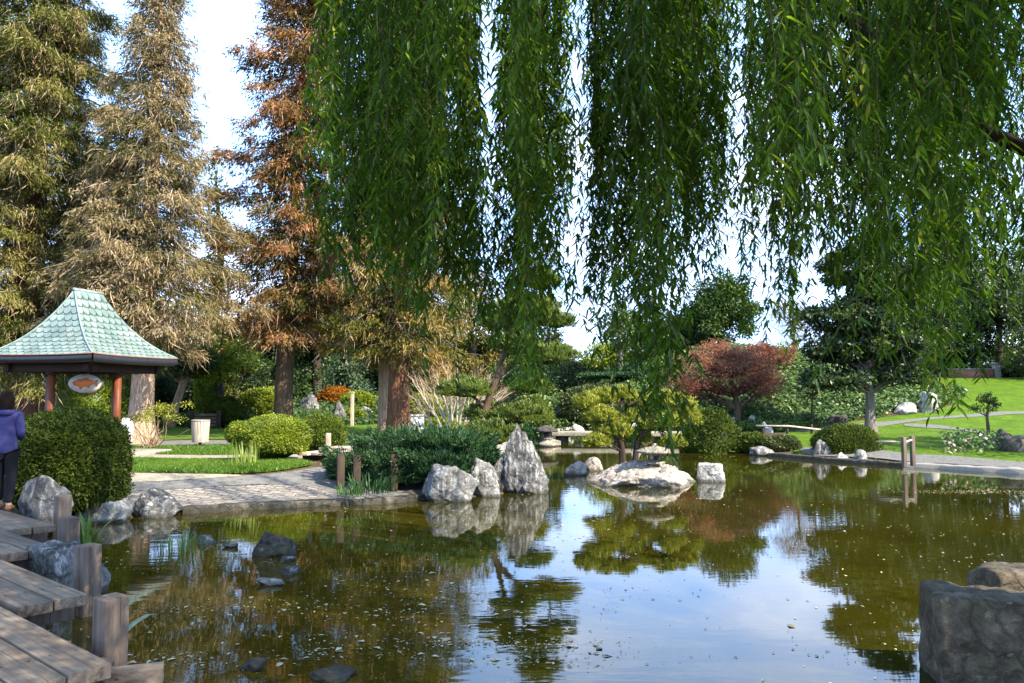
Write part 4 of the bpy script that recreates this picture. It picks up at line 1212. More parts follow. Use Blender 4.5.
for i, (px, yb, wpx, hpx, Y, mk, lab, nm) in enumerate([
        (600, 431, 84, 46, 43, 'olive', 'big olive rounded bush behind the stone bridge', 'round_bush'),
        (711, 448, 58, 38, 29.6, 'bush_dark', 'dark mounded hedge beside the squat tapered shore rock', 'round_bush'),
        (751, 450, 40, 17, 29.3, 'bush_dark', 'low dark clipped mound right of the squat tapered rock', 'round_bush'),
        (783, 452, 34, 16, 28.6, 'olive', 'low olive mound under the bamboo rail', 'round_bush'),
        (694, 445, 26, 15, 30.2, 'olive', 'small yellowish mound at water before dark mounded hedge', 'round_bush'),
        (441, 431, 42, 13, 36, 'bush_lime', 'low flat clipped hedge right of the white block', 'clipped_hedge'),
        (424, 418, 36, 24, 41, 'bush_lime', 'rounded yellowish bush behind the white block', 'round_bush'),
        (357, 414, 36, 22, 48, 'bush_lime', 'yellow green ball bush behind white marker post', 'round_bush'),
        (336, 410, 36, 22, 50, 'orange', 'orange rust shrub above the dark boulders', 'round_bush'),
        (352, 425, 24, 16, 42, 'bush_lime', 'small yellow green bush at foot of white marker post', 'round_bush'),
        (262, 412, 50, 24, 41, 'bush_lime', 'loose olive bush at left of bare rust trunk', 'round_bush'),
        (225, 417, 36, 20, 38, 'bush_dark', 'dark low bush beside the low wooden gate', 'round_bush'),
        (60, 415, 130, 44, 36, 'back_yellow', 'bright yellow green bush seen through the pavilion', 'round_bush'),
        (208, 395, 26, 40, 41, 'back_yellow', 'sunlit ivy covered post of greenery right of leaning trunk', 'round_bush'),
        (180, 408, 60, 40, 44, 'back_dark', 'dark hedge behind the leaning trunk', 'clipped_hedge'),
        (110, 412, 90, 46, 42, 'back_dark', 'dark hedge seen through the pavilion at right post', 'clipped_hedge'),
        (532, 420, 44, 26, 40, 'pine', 'soft green bush left of the stone bridge', 'round_bush'),
        (640, 398, 120, 20, 50, 'juniper', 'long dark hedge beyond the inlet', 'clipped_hedge'),
        (524, 440, 30, 16, 33, 'juniper', 'small dark bush beside the pedestal lantern', 'round_bush'),
        (1000, 377, 60, 12, 64, 'back_dark', 'dark low hedge along the top of hill lawn', 'clipped_hedge')]):
    c = at_y(px, yb, Y); z0 = H(c.x, c.y)
    hh = hpx * Y / F_PX; ww = wpx * Y / F_PX / 2
    top = CAM_Z + (395 - (yb - hpx)) / F_PX * Y
    hh = max(.3, top - z0)
    shrub(nm, lab, (c.x, c.y, z0), (ww, min(ww, 1.6) * .85, hh * .62), M[mk], int(5200 + 900 * ww), .0042 * Y * .9, .0020 * Y * .9, 80 + i, lump=.13, lift=.62, tone=.5)

# spreading juniper bed
jr = np.random.default_rng(91)
root = thing('spreading_juniper', 'wide dark green spiky juniper spilling behind shore boulders', 'shrub', (-2.1, 17.8, H(-2.1, 17.8)), 'clipped shrubs and hedges')
m = MB()
for (dx, dy, dz, rx, ry, rz) in [(-1.1, -.5, .25, .7, .7, .35), (-.5, .1, .42, .95, .8, .5), (.35, .0, .5, .95, .8, .55), (.95, -.1, .45, .75, .8, .5), (0, .9, .5, 1.4, .8, .55), (-.4, -.8, .2, .6, .5, .3), (.5, -.9, .25, .7, .5, .35)]:
    shell_bush(m, (dx, dy, dz), (rx, ry, rz), 5200, .15, .028, jr, lump=.28, lumpsc=3.0, base=-.5, out_w=.8, up=.5, depth=.25, tone=.5, seed=int(dx * 10) + 40)
    n = 70
    a = jr.uniform(0, 2 * PI, n)
    base = np.stack([dx + np.cos(a) * rx * .6, dy + np.sin(a) * ry * .6, np.full(n, dz + rz * .5)], -1)
    for b0, aa in zip(base, a):
        dv = unit(np.array([math.cos(aa), math.sin(aa), jr.uniform(.2, .9)]))
        k = 26; t = jr.random(k)[:, None]
        pos = b0 + dv * t * .5
        m.rhomb(pos, unit(dv + jr.normal(0, .45, (k, 3))), jr.normal(0, 1, (k, 3)), .11, .024, np.clip(.55 + jr.normal(0, .2, k), 0, 1))
m.build('foliage', M['juniper'], root)


# strap-leaved plants
def straps(name, label, c, n, L, W, mat, seed, spread=.5, rad=.15, bend=.5, group='reeds and strap leaved plants'):
    r = np.random.default_rng(seed); m = MB()
    for i in range(n):
        a = r.uniform(0, 2 * PI); b0 = np.array([math.cos(a), math.sin(a), 0]) * rad * r.random() ** .5
        dv = np.array([math.cos(a + r.normal(0, .6)), math.sin(a + r.normal(0, .6)), 0])
        l = L * r.uniform(.6, 1.1); lean = spread * r.uniform(.1, 1)
        t = np.linspace(0, 1, 6)
        p = b0 + np.outer(t, [0, 0, l]) * (1 - .25 * lean * bend) + dv * (lean * l * (t ** 1.8))[:, None] - np.outer(t ** 3, [0, 0, l * bend * lean * .8])
        sd_ = np.array([-dv[1], dv[0], 0]); w = W * np.array([.7, 1, 1, .85, .55, .05]) * .5
        v = np.stack([p - sd_ * w[:, None], p + sd_ * w[:, None]], 1).reshape(-1, 3)
        q = [[2 * k, 2 * k + 1, 2 * k + 3, 2 * k + 2] for k in range(5)]
        m.add(v, q, float(np.clip(r.normal(.5, .25), 0, 1)))
    o = m.build(name, mat); o.location = c
    return tag(o, label, 'plant', group)


p = at_z(88, 545, .0); straps('iris_clump', 'arching green iris clump between boardwalk posts and flat topped rock', (p.x, p.y, -.05), 16, .62, .032, M['iris'], 1, .7, .12)
p = at_z(181, 551, .0); straps('reed_clump', 'upright green reeds standing in water beside tiny grey rocks', (p.x, p.y, -.05), 34, .36, .018, M['iris'], 2, .3, .28)
p = ground_hit(243, 466); straps('sedge_clump', 'pale yellow sedge clump before stone edging left of lime bush', (p.x, p.y, p.z - .02), 60, .62, .022, M['iris_yellow'], 3, .25, .35)
p = at_z(372, 487, .3); straps('lily_clump', 'dark green arching strap leaves in front of juniper', (p.x, p.y, .2), 110, .42, .025, M['juniper'], 4, 1.0, .45)
p = at_z(350, 490, .3); straps('lily_clump', 'small arching leaf clump at left foot of juniper', (p.x, p.y, .2), 60, .32, .022, M['iris'], 5, 1.0, .25)
p = ground_hit(458, 422); 
p = at_z(130, 632, 0.0)
fl = MB(); 
a0, a1 = at_z(122, 636, .02), at_z(158, 614, .02)
fl.tube([a0, a0.lerp(a1, .3) + Vector((0, 0, .05)), a0.lerp(a1, .7) + Vector((0, 0, .05)), a1], [.008, .026, .02, .005], 6, .7, flat=.2)
tag(fl.build('fallen_leaf', flat_mat('pale_leaf', (.20, .25, .15), .6)), 'long pale green leaf lying on water behind the nearest post', 'leaf')


# bare multi-stem crape myrtle
def bare_shrub(label, px, yb, Y, width, hgt, seed, stems=9, twn=2600, name='bare_shrub'):
    r = np.random.default_rng(seed); x = (px - CX) / F_PX * Y; z0 = H(x, Y)
    root = thing(name, label, 'shrub', (x, Y, z0), 'bare stemmed shrubs')
    s = MB(); tw = MB()
    ends = []
    for i in range(stems):
        a = (i / (stems - 1) - .5) * 2 + r.normal(0, .06)
        top = np.array([a * width * .40, r.normal(0, width * .16), hgt * (.40 + .26 * math.cos(a * 1.3))])
        mid = np.array([a * width * .18 + r.normal(0, .1), top[1] * .4, top[2] * .5])
        p = np.array(smooth_poly([(a * .15, r.normal(0, .06), -.1), tuple(mid), tuple(top)], 5, False))
        s.tube(p, np.linspace(.055, .03, len(p)), 6)
        u_ = np.linspace(0, 1, len(p))
        for k in range(7):
            t0 = r.uniform(.45, 1.0); b0 = np.array([np.interp(t0, u_, p[:, j]) for j in range(3)])
            rad_ = unit(b0 * np.array([.8, .8, .35]) + r.normal(0, .28, 3) + np.array([0, 0, .45]))
            e = b0 + rad_ * hgt * r.uniform(.16, .32)
            q = limb_curve(b0, e, r, .0, 5, .10); s.tube(q, np.linspace(.024, .008, 5), 4, cap=False); ends += [e, q[3], q[2]]
    ends = np.array(ends)
    ci = r.integers(0, len(ends), twn)
    pos = ends[ci] + r.normal(0, .05, (twn, 3))
    d = unit(unit(pos * np.array([.8, .8, .4])) + r.normal(0, .4, (twn, 3)) + np.array([0, 0, .4]))
    tw.rhomb(pos, d, r.normal(0, 1, (twn, 3)), hgt * .085 * r.uniform(.5, 1.4, twn), .011 * Y / 30 * np.ones(twn), r.random(twn))
    s.build('stems', M['bark_pale'], root, True); tw.build('twigs', M['twig_tan'], root)
    return root


bare_shrub('bare pale stemmed crape myrtle fanning out behind cloud pine', 455, 428, 29, 3.9, 3.3, 6, 10, 2200, 'crape_myrtle')
# shrub with yellow top before redwood trunk
c = at_y(151, 452, 24.3)
rt = thing('leggy_shrub', 'leggy shrub with bare tan stems before the pale redwood trunk', 'shrub', (c.x, c.y, H(c.x, c.y)), 'bare stemmed shrubs')
s = MB(); r_ = np.random.default_rng(8)
for i in range(26):
    e = (r_.normal(0, .38), r_.normal(0, .25), r_.uniform(.5, 1.05)); s.tube(limb_curve((r_.normal(0, .12), r_.normal(0, .1), -.05), e, r_, 0, 6, .12), np.linspace(.018, .006, 6), 4, cap=False)
s.build('stems', M['twig_tan'], rt)
fm = MB(); clump_leaves(fm, np.column_stack([r_.normal(.1, .42, 26), r_.normal(0, .25, 26), r_.uniform(.85, 1.35, 26)]), np.full(26, .22), 60, .07, .03, r_, .5)
fm.build('crown', M['pine_yellow'], rt)
# leaning trunk tree behind gazebo & twisted trunk
p = at_y(170, 408, 38)
broad_tree('leaning_tree', 'tree with pale trunk leaning right between redwood and gate', 'tree', p.x, 38, [(0, 0, -.3, .22), (.25, 0, 1.0, .19), (.55, 0, 2.0, .16), (.9, 0, 3.2, .10)],
           [(.9, 0, 3.3, 1.4, 1.0, .8, 2), (0, 0, 3.6, 1.6, 1, .8, 1)], M['back_green'], M['bark_tan'], 41, 60, 70, .17, .09, .5, .45, .7, .04, BGT)
p = at_y(232, 410, 42)
broad_tree('twisted_tree', 'small tree with twisted forked trunk beside white boulder', 'tree', p.x, 42, [(0, 0, -.3, .25), (.05, 0, .6, .2), (.3, 0, 1.2, .16), (.1, 0, 1.7, .12), (.7, 0, 2.3, .08)],
           [(-.3, 0, 2.9, 1.3, 1.0, .5, 1), (.8, 0, 3.1, 1.2, 1.0, .5, 1)], M['back_green'], M['bark_brown'], 42, 40, 70, .17, .09, .45, .55, .7, .05, BGT)


# opaque tall shrubs that close the view between the trunks
for i, (px, ytop, Y, wpx, mk, lab) in enumerate([
        (-30, 340, 52, 110, 'back_dark', 'tall dark shrub at left frame edge behind the pavilion'),
        (60, 346, 54, 110, 'back_green', 'tall green shrub behind the left pavilion post'),
        (140, 345, 55, 100, 'back_dark', 'tall dark shrub behind the pale flared redwood trunk'),
        (215, 338, 56, 100, 'back_dark', 'tall dark shrub behind the low wooden gate'),
        (285, 342, 58, 100, 'back_green', 'tall green shrub behind the bare rust trunk'),
        (355, 335, 62, 100, 'back_dark', 'tall dark shrub behind the layered bluish cedar'),
        (425, 330, 60, 100, 'back_dark', 'tall dark shrub behind the thick reddish trunk'),
        (490, 335, 61, 90, 'back_dark', 'tall dark shrub behind the cloud pruned pine'),
        (545, 356, 60, 80, 'back_dark', 'dark shrub below the bright sky gap'),
        (600, 362, 66, 90, 'back_green', 'green shrub under the bright yellow green tree'),
        (665, 352, 64, 100, 'back_dark', 'dark shrub behind the left half of the red maple'),
        (740, 350, 64, 100, 'back_dark', 'dark shrub behind the right half of the red maple'),
        (815, 352, 66, 110, 'back_green', 'green shrub above the ivy bank left of dark tree'),
        (900, 348, 68, 110, 'back_dark', 'dark shrub above the ivy bank right of dark tree')]):
    x = (px - CX) / F_PX * Y; z0 = H(x, Y); top = CAM_Z + (395 - ytop) / F_PX * Y; hh = top - z0; w = wpx / F_PX * Y / 2
    shrub('tall_shrub', lab, (x, Y, z0), (w * 1.1, 1.8, hh * .58), M[mk], 9000, .0050 * Y, .0024 * Y, 300 + i, lump=.22, lift=.66, lumpsc=3.2, tone=.45, depth=.2)
# the tree out of frame on the right that shades the lower lawn
broad_tree('spreading_tree', 'broad green tree beyond the right frame edge shading the lawn', 'tree', 23.6, 23.2,
           [(0, 0, -.3, .4), (0, 0, 2, .3), (-.2, 0, 4.5, .22), (0, 0, 7.5, .1)], [(0, 0, 6, 4.5, 4, 1.6, 2), (0, 0, 8, 3.6, 3.2, 1.6, 2)], M['back_green'], M['bark_grey'], 161, 110, 80, .24, .13, .85, .5, .6, .05, BGT, n_limb=30)

# ------------------------------------------------------------------ pines with cloud pads
def pad_pine(name, label, loc, trunk_paths, pads, mat, seed, L=.13, W=.022, dens=4200, bmat=None, group='pruned pines', up=.8):
    root = thing(name, label, 'tree', loc, group)
    t = MB()
    for path, r0, r1 in trunk_paths:
        P = smooth_poly(path, 4, False); t.tube(P, np.linspace(r0, r1, len(P)), 8)
    r = np.random.default_rng(seed)
    f = MB()
    for i, (dx, dy, dz, rx, ry, rz) in enumerate(pads):
        n = int(dens * 1.5 * rx * ry / .25) + 500
        shell_bush(f, (dx, dy, dz), (rx, ry, rz), n, L, W, r, lump=.38, lumpsc=3.2, base=-.3, out_w=.6, up=up, depth=.5, tone=.5, seed=seed + i, core_k=.55)
        for k in range(4):
            e = (dx + r.normal(0, rx * .45), dy + r.normal(0, ry * .45), dz)
            q = min((p for path, _, _ in trunk_paths for p in path), key=lambda p: (Vector(p) - Vector((dx, dy, dz - .2))).length)
            t.tube(limb_curve(q, e, r, .05, 5, .1), np.linspace(.028, .008, 5), 5, cap=False)
    t.build('trunk', bmat or M['bark_brown'], root, True)
    f.build('foliage', mat, root)
    return root


def off(px, py, Y, o):
    p = at_y(px, py, Y); return (p.x - o[0], p.y - o[1], p.z - o[2])


Yp = 22.5
o = at_y(474, 462, Yp); o = (o.x, o.y, H(o.x, o.y))
T = lambda px, py, dy=0: off(px, py, Yp + dy, o)
def PD(px, py, w, h, dy=0, d=.8):
    a = T(px, py, dy); k = (Yp + dy) / F_PX
    return (a[0], a[1], a[2] - h * k * .2, w * k / 2, w * k / 2 * d, h * k * .62)
pad_pine('cloud_pine', 'cloud pruned pine leaning behind the tall standing stone', o,
         [([T(474, 466), T(478, 440), T(486, 408), T(496, 382), T(508, 368), T(526, 360), T(546, 362)], .14, .05), ([T(486, 408), T(470, 394)], .06, .03), ([T(486, 408), T(497, 407)], .05, .02),
          ([T(496, 382), T(505, 350), T(520, 330), T(530, 300)], .08, .03), ([T(476, 446), T(450, 436)], .05, .02)],
         [PD(466, 388, 50, 20), PD(455, 435, 40, 20, -.3), PD(492, 432, 54, 26, -.2), PD(520, 412, 50, 22), PD(488, 412, 40, 20, .4), PD(530, 385, 40, 16), PD(545, 352, 56, 24), PD(515, 340, 44, 20), PD(528, 306, 56, 24), PD(556, 320, 36, 16), PD(496, 320, 36, 18), PD(540, 278, 40, 22)],
         M['pine'], 201, .14, .024)

Yp = 20.0
o = at_y(628, 468, Yp); o = (o.x, o.y, .22)
pad_pine('yellow_pine', 'gold tipped twin trunk pine growing on the rock island', o,
         [([T(622, 470), T(622, 452), T(620, 440), T(612, 425), T(600, 415)], .10, .04), ([T(635, 470), T(636, 452), T(640, 438), T(655, 425), T(675, 412)], .09, .04), ([T(622, 452), T(618, 430), T(622, 410), T(640, 400)], .06, .03)],
         [PD(588, 402, 26, 18), PD(604, 396, 26, 16, .2), PD(622, 393, 24, 14, .3), PD(600, 414, 30, 16, -.1), PD(612, 428, 36, 18), PD(628, 414, 30, 18, .2), PD(645, 402, 28, 18, .3), PD(662, 398, 26, 16, .1), PD(680, 404, 30, 18), PD(690, 416, 22, 18), PD(670, 420, 26, 16, -.2), PD(652, 424, 26, 14, .2), PD(673, 441, 22, 12, -.3), PD(598, 440, 26, 12, -.2), PD(636, 436, 28, 14, .4)],
         M['pine_yellow'], 202, .12, .024, 5200, M['bark_dark'])

# ------------------------------------------------------------------ lanterns, bridge, posts, rails
def stone_lantern(label, loc, s, wide=True):
    root = thing('stone_lantern', label, 'lantern', loc, 'stone lanterns')
    if wide:                                                       # snow-viewing lantern: broad cap on splayed legs
        m = MB(); m.lathe([(.02, .36), (.38, .38), (.46, .41), (.44, .44), (.24, .51), (.07, .54), (.06, .58), (.02, .61)], 12); m.build('cap', M['lantern'], root)
        m = MB(); m.lathe([(.02, .20), (.16, .2), (.16, .36), (.02, .36)], 6); b = m.build('light_box', M['lantern'], root)
        m = MB()
        for a in (0, PI / 2, PI, 3 * PI / 2): m.box((.143 * math.cos(a), .143 * math.sin(a), .28), (.02, .10, .09), a)
        m.build('painted_opening', M['black_metal'], b)  # black slabs paint the dark inside the lantern's light box
        m = MB(); m.lathe([(.02, .13), (.24, .14), (.25, .18), (.16, .21), (.02, .21)], 12); m.build('platform', M['lantern'], root)
        for a in (.5, 2.1, 3.7, 5.2):
            m = MB(); m.tube([(.17 * math.cos(a), .17 * math.sin(a), .15), (.25 * math.cos(a), .25 * math.sin(a), .08), (.24 * math.cos(a), .24 * math.sin(a), -.06)], [.05, .05, .045], 6); m.build('leg', M['lantern'], root)
    else:
        m = MB(); m.lathe([(.02, .0), (.30, .0), (.28, .10), (.18, .13), (.17, .2), (.22, .24), (.02, .24)], 10); m.build('pedestal', M['lantern'], root)
        m = MB(); m.lathe([(.02, .24), (.17, .24), (.17, .42), (.02, .42)], 6); b = m.build('light_box', M['lantern'], root)
        m = MB()
        for a in (0, PI / 2, PI, 3 * PI / 2): m.box((.152 * math.cos(a), .152 * math.sin(a), .33), (.02, .11, .10), a)
        m.build('painted_opening', M['black_metal'], b)  # black slabs again stand in for the shaded hollow
        m = MB(); m.lathe([(.02, .42), (.34, .41), (.36, .45), (.2, .54), (.08, .58), (.02, .6)], 10); m.build('cap', M['rock_brown'], root)
    root.scale = (s, s, s)
    return root


p = at_y(655, 474, 19.2); stone_lantern('wide capped stone lantern on legs standing on the island', (p.x, p.y, .33), 1.02)
p = at_y(546, 447, 33); stone_lantern('small stone pedestal lantern at water left of the bridge', (p.x, p.y, .0), 1.45, False)
R('flat pale foot stone under the pedestal lantern', 546, 446.5, 30, 9, M['lantern'], 54, 0, dep=.6)

root = thing('stone_bridge', 'flat pale stone slab bridge across the far inlet', 'bridge', (0, 0, 0))
a, b = at_y(548, 433, 36.5), at_y(692, 437, 36.0)
m = MB(); L = (b - a).length; mid = (a + b) / 2
m.box((mid.x, mid.y, .36), (L, 1.1, .20), math.atan2(b.y - a.y, b.x - a.x), .03); m.build('slab', M['path_pale'], root)
for t in (.1, .5, .92):
    m = MB(); q = a.lerp(b, t); m.box((q.x, q.y + .1, -.1), (.5, .8, .72), .05, .04); m.build('pier', M['rock_brown'], root)

# short dark posts in the juniper
for i, (px, pb, h, lab) in enumerate([(341, 477, 21, 'short dark post at left end of juniper'), (357, 484, 27, 'second dark post in juniper, taller than the first'), (394, 480, 24, 'dark post half buried in the middle of juniper'), (431, 480, 20, 'dark post near the low ledge rock in juniper')]):
    p = at_y(px, pb - h, (16.45, 16.45, 16.55, 16.95)[i]); hh = p.z - .15
    m = MB(); m.box((0, 0, hh / 2), (.15, .15, hh), .3, .018); m.box((0, 0, hh + .015), (.13, .13, .03), .3, .01)
    q = m.build('bollard_post', M['dark_wood']); q.location = (p.x, p.y, .15); tag(q, lab, 'post', 'short posts in the juniper')
# right barrier
root = thing('rope_barrier', 'two grey posts with a rail at left end of far path', 'barrier', (*at_z(908, 462, .25)[:2], .1))
for dx, dy in ((-.10, 0), (.36, .45)):
    m = MB(); m.box((dx, dy, .42), (.11, .11, .84), .2, .015); m.build('post', M['post'], root)
m = MB(); m.tube([(-.10, 0, .68), (.36, .45, .74)], .03, 6); m.tube([(.0, .0, .7), (-.7, .35, .69)], .03, 6); m.build('rail', M['slat_wood'], root)
# low rail near far shore
root = thing('low_rail', 'low grey bamboo rail above the far shore path', 'fence', (*at_y(785, 436, 33)[:2], H(at_y(785, 436, 33).x, 33)))
for dx in (-.9, 0.1, 1.1):
    m = MB(); m.tube([(dx, 0, -.1), (dx, 0, .42)], .05, 6); m.build('post', M['dark_wood'], root)
m = MB(); m.tube([(-1.2, -.06, .36), (.2, -.06, .34), (1.8, -.06, .16)], .04, 6); m.build('rail', M['slat_wood'], root)
# low wooden gate left
g0 = at_y(205, 421, 37); z0 = H(g0.x, 37)
root = thing('wooden_gate', 'low brown wooden gate between two dark posts', 'gate', (g0.x, 37, z0))
for dx in (-.62, .62):
    m = MB(); m.box((dx, 0, .40), (.16, .16, .86), 0, .02); m.build('post', M['dark_wood'], root)
m = MB()
for k in range(4): m.box((0, 0, .14 + .16 * k), (1.04, .05, .12), 0, .01, rnd=random.random())
m.build('rails', M['post'], root)
# white marker post
p = at_y(352, 424, 39); m = MB(); hh = 33 * 39 / F_PX
m.box((0, 0, hh / 2), (.16, .12, hh), 0, .012); m.box((0, 0, hh + .03), (.2, .16, .06), 0, .01)
q = m.build('marker_post', M['slat_wood']); q.location = (p.x, 39, H(p.x, 39)); tag(q, 'tall thin pale post beside yellow green ball bush', 'post')
# white block and white rounded seat
p = at_y(416, 430, 33); m = MB(); m.box((0, 0, .40), (.62, .4, .8), .2, .05); m.box((0, 0, .83), (.70, .48, .07), .2, .02)
q = m.build('white_block', M['white_paint']); q.location = (p.x, 33, H(p.x, 33)); tag(q, 'white square pedestal right of thick reddish trunk', 'pedestal')
root = thing('white_chair', 'white rounded chair back beside the right pavilion post', 'chair', (*at_y(122, 436, 25.2)[:2], H(at_y(122, 436, 25.2).x, 25.2)))
m = MB(); m.box((0, 0, .42), (.5, .46, .05), 0, .02); m.build('seat', M['white_paint'], root)
m = MB(); v = [(-.24, .45), (-.24, .74), (-.2, .86), (-.1, .94), (.02, .95), (.14, .90), (.22, .78), (.25, .6), (.25, .45)]
bm = bmesh.new(); f0 = bm.faces.new([bm.verts.new((x, .22, z)) for x, z in v]); ex = bmesh.ops.extrude_face_region(bm, geom=[f0])
bmesh.ops.translate(bm, vec=(0, .05, 0), verts=[e for e in ex['geom'] if isinstance(e, bmesh.types.BMVert)]); bmesh.ops.recalc_face_normals(bm, faces=bm.faces[:]); m.bm(bm)
m.build('backrest', M['white_paint'], root)
for dx in (-.2, .2):
    for dy in (-.18, .2):
        m = MB(); m.tube([(dx, dy, -.02), (dx, dy, .42)], .025, 6); m.build('leg', M['white_paint'], root)

# litter bin
p = at_y(200, 447, 25.4); z0 = H(p.x, 25.4)
root = thing('litter_bin', 'round litter bin of pale vertical slats on a short post', 'bin', (p.x, 25.4, z0))
m = MB(); m.tube([(0, 0, -.05), (0, 0, .2)], .05, 8); m.tube([(0, 0, -.05), (0, 0, .03)], .13, 10); m.build('post', M['black_metal'], root)
m = MB(); m.lathe([(.02, .16), (.22, .16), (.235, .5), (.25, .84), (.24, .84), (.22, .2), (.02, .2)], 20); m.build('liner', M['black_metal'], root)
m = MB()
for k in range(18):
    a = k * 2 * PI / 18; w = .078
    m.box((.25 * math.cos(a), .25 * math.sin(a), .50), (.022, w, .68), a, .004, rnd=random.random(), M=Matrix.Rotation(a, 4, 'Z') @ Matrix.Rotation(.05, 4, 'Y'))
m.build('slats', M['slat_wood'], root)
m = MB(); m.lathe([(.255, .82), (.285, .82), (.285, .86), (.255, .86), (.255, .82)], 24); m.build('rim', M['concrete'], root)

# little plank bridge behind round bush
root = thing('plank_bridge', 'little bridge of pale planks behind the lime topped bush', 'bridge', (at_y(326, 462, 20.2).x, 20.2, .55))
for i, (dx, dy, dz, w) in enumerate([(-.05, 0, .10, 1.0), (.25, .9, .16, 1.0)]):
    m = MB()
    for k in range(3): m.box((dx + (k - 1) * .30, dy + k * .05, dz), (.28, .85, .07), -.35, .01, rnd=random.random())
    m.build('planks', M['slat_wood'], root)
m = MB(); m.box((-.1, .05, .0), (1.0, .12, .1), -.1, .01); m.build('beam', M['dark_wood'], root)
m = MB(); m.box((-.12, .75, .28), (.12, .12, .56), 0, .012); m.build('post', M['slat_wood'], root)

# hill top: brick wall, pillar, white house
p = at_y(972, 378, 62)
root = thing('brick_wall', 'low red brick wall at the top of the lawn', 'wall', (p.x, 62, H(p.x, 62)))
m = MB(); m.box((0, 0, .3), (3.6, .35, .75), .05); m.build('masonry', M['brick'], root)
m = MB(); m.box((0, 0, .715), (3.7, .45, .08), .05, .01); m.build('coping', M['concrete'], root)
p = at_y(997, 380, 62)
m = MB(); m.box((0, 0, .5), (.45, .45, 1.1), 0, .03); m.box((0, 0, 1.1), (.58, .58, .10), 0, .02); q = m.build('stone_pillar', M['concrete']); q.location = (p.x, 62, H(p.x, 62)); tag(q, 'short stone pillar at the end of brick wall', 'pillar')
p = at_y(1000, 372, 92); z0 = H(p.x, 92)
root = thing('white_house', 'white building glimpsed between trunks beyond the hill', 'building', (p.x, 92, z0))
m = MB(); m.box((0, 0, 1.35), (13, 6, 2.7)); m.build('wall', M['white_paint'], root)
bm = bmesh.new(); vv = [bm.verts.new(c) for c in [(-7, -3.5, 2.72), (7, -3.5, 2.72), (7, 3.5, 2.72), (-7, 3.5, 2.72), (-5, 0, 4.2), (5, 0, 4.2)]]
for f in ((0, 1, 5, 4), (1, 2, 5), (2, 3, 4, 5), (3, 0, 4), (3, 2, 1, 0)): bm.faces.new([vv[i] for i in f])
m = MB(); m.bm(bm); m.build('roof', M['white_paint'], root)
for dx in (-4.5, -1.5, 1.5, 4.5):
    m = MB(); m.box((dx, -3.0, 1.5), (1.2, .1, 1.2)); w = m.build('window', M['glass'], root)
    m = MB(); m.box((dx, -3.06, .86), (1.4, .12, .08)); m.build('sill', M['concrete'], w)

# ------------------------------------------------------------------ boardwalk
PD_ = Vector((.755, -.656, 0)); PN = Vector((.656, .755, 0)); ANG = math.atan2(PD_.y, PD_.x)
DZ = .45
secs = [  # end corner at the water (far side plank), plank count, height offset, label
    ((115, 664), 5, 0.0, 'nearest boardwalk section with wide planks at the bottom left'),
    ((90, 594), 2, 0.0, 'second boardwalk section from the bottom, ending at a tall post'),
    ((57, 547), 2, 0.0, 'third boardwalk section, ending beside the white veined boulder'),
    ((57, 524.5), 3, 0.0, 'farthest boardwalk section, where the person walks')]
for i, ((px, py), n, dz, lab) in enumerate(secs):
    e = at_z(px, py, DZ)
    root = thing('boardwalk_section', lab, 'boardwalk', (e.x, e.y, 0), 'boardwalk sections', ANG)
    Wp = .275; Lg = 5.2
    m = MB()
    for k in range(n):
        L = Lg + random.uniform(-.02, .02)
        # local x along planks (end at 0), local y towards PN (far side); first plank at the far side
        m.box((-L / 2 + random.uniform(-.03, .02), -Wp * (k + .5), DZ - .045 + random.uniform(-.003, .003)), (L, Wp - .02, .09), 0, .008, rnd=random.random())
    for k in range(n):
        for bx in (-.45, -2.6, -4.6):
            for dy in (-.07, .08):
                m.lathe([(.0005, DZ + .0042), (.007, DZ + .0042), (.0085, DZ - .002)], 8, (bx + random.uniform(-.015, .015), -Wp * (k + .5) + dy, 0), 1)
    m.build('planks', [M['deck'], M['black_metal']], root)
    for bx in (-.45, -2.6, -4.6):
        m = MB(); w = Wp * n + (.16 if i == 0 else .05); m.box((bx, -Wp * n / 2 + (.08 if i == 0 else 0), DZ - .19), (.16, w, .18), 0, .01, rnd=random.random()); m.build('beam', M['post'], root)
        m = MB(); m.box((bx, -Wp * n / 2, -.2), (.15, .15, .9), 0, .01, rnd=random.random()); m.build('pile', M['post'], root)
# beam end poking out
e = at_z(133, 681, .28); m = MB(); m.box((0, 0, 0), (.34, .13, .12), .35, .01)
q = m.build('timber_beam', M['deck']); q.location = (e.x, e.y + .02, .30); tag(q, 'beam end poking out beyond nearest boardwalk planks', 'beam')
for i, (px, ytop, Y, w, lab) in enumerate([(106, 598, 5.55, .17, 'nearest and largest weathered square post beside the boardwalk'), (85, 546, 7.75, .185, 'square post before the white veined boulder, second nearest'), (66.5, 518, 9.9, .175, 'square post between iris and third boardwalk section'), (60, 495.5, 11.4, .18, 'farthest square post, in front of the large grey boulder')]):
    p = at_y(px, ytop, Y); m = MB()
    hh = p.z + .5
    m.box((0, 0, hh / 2), (w, w, hh), 0, .018, rnd=random.random())
    q = m.build('mooring_post', M['post']); q.location = (p.x, Y + w / 2, -.5); q.rotation_euler = (random.uniform(-.02, .02), random.uniform(-.02, .02), ANG + .12 + random.uniform(-.1, .1))
    tag(q, lab, 'post', 'square posts along the boardwalk')

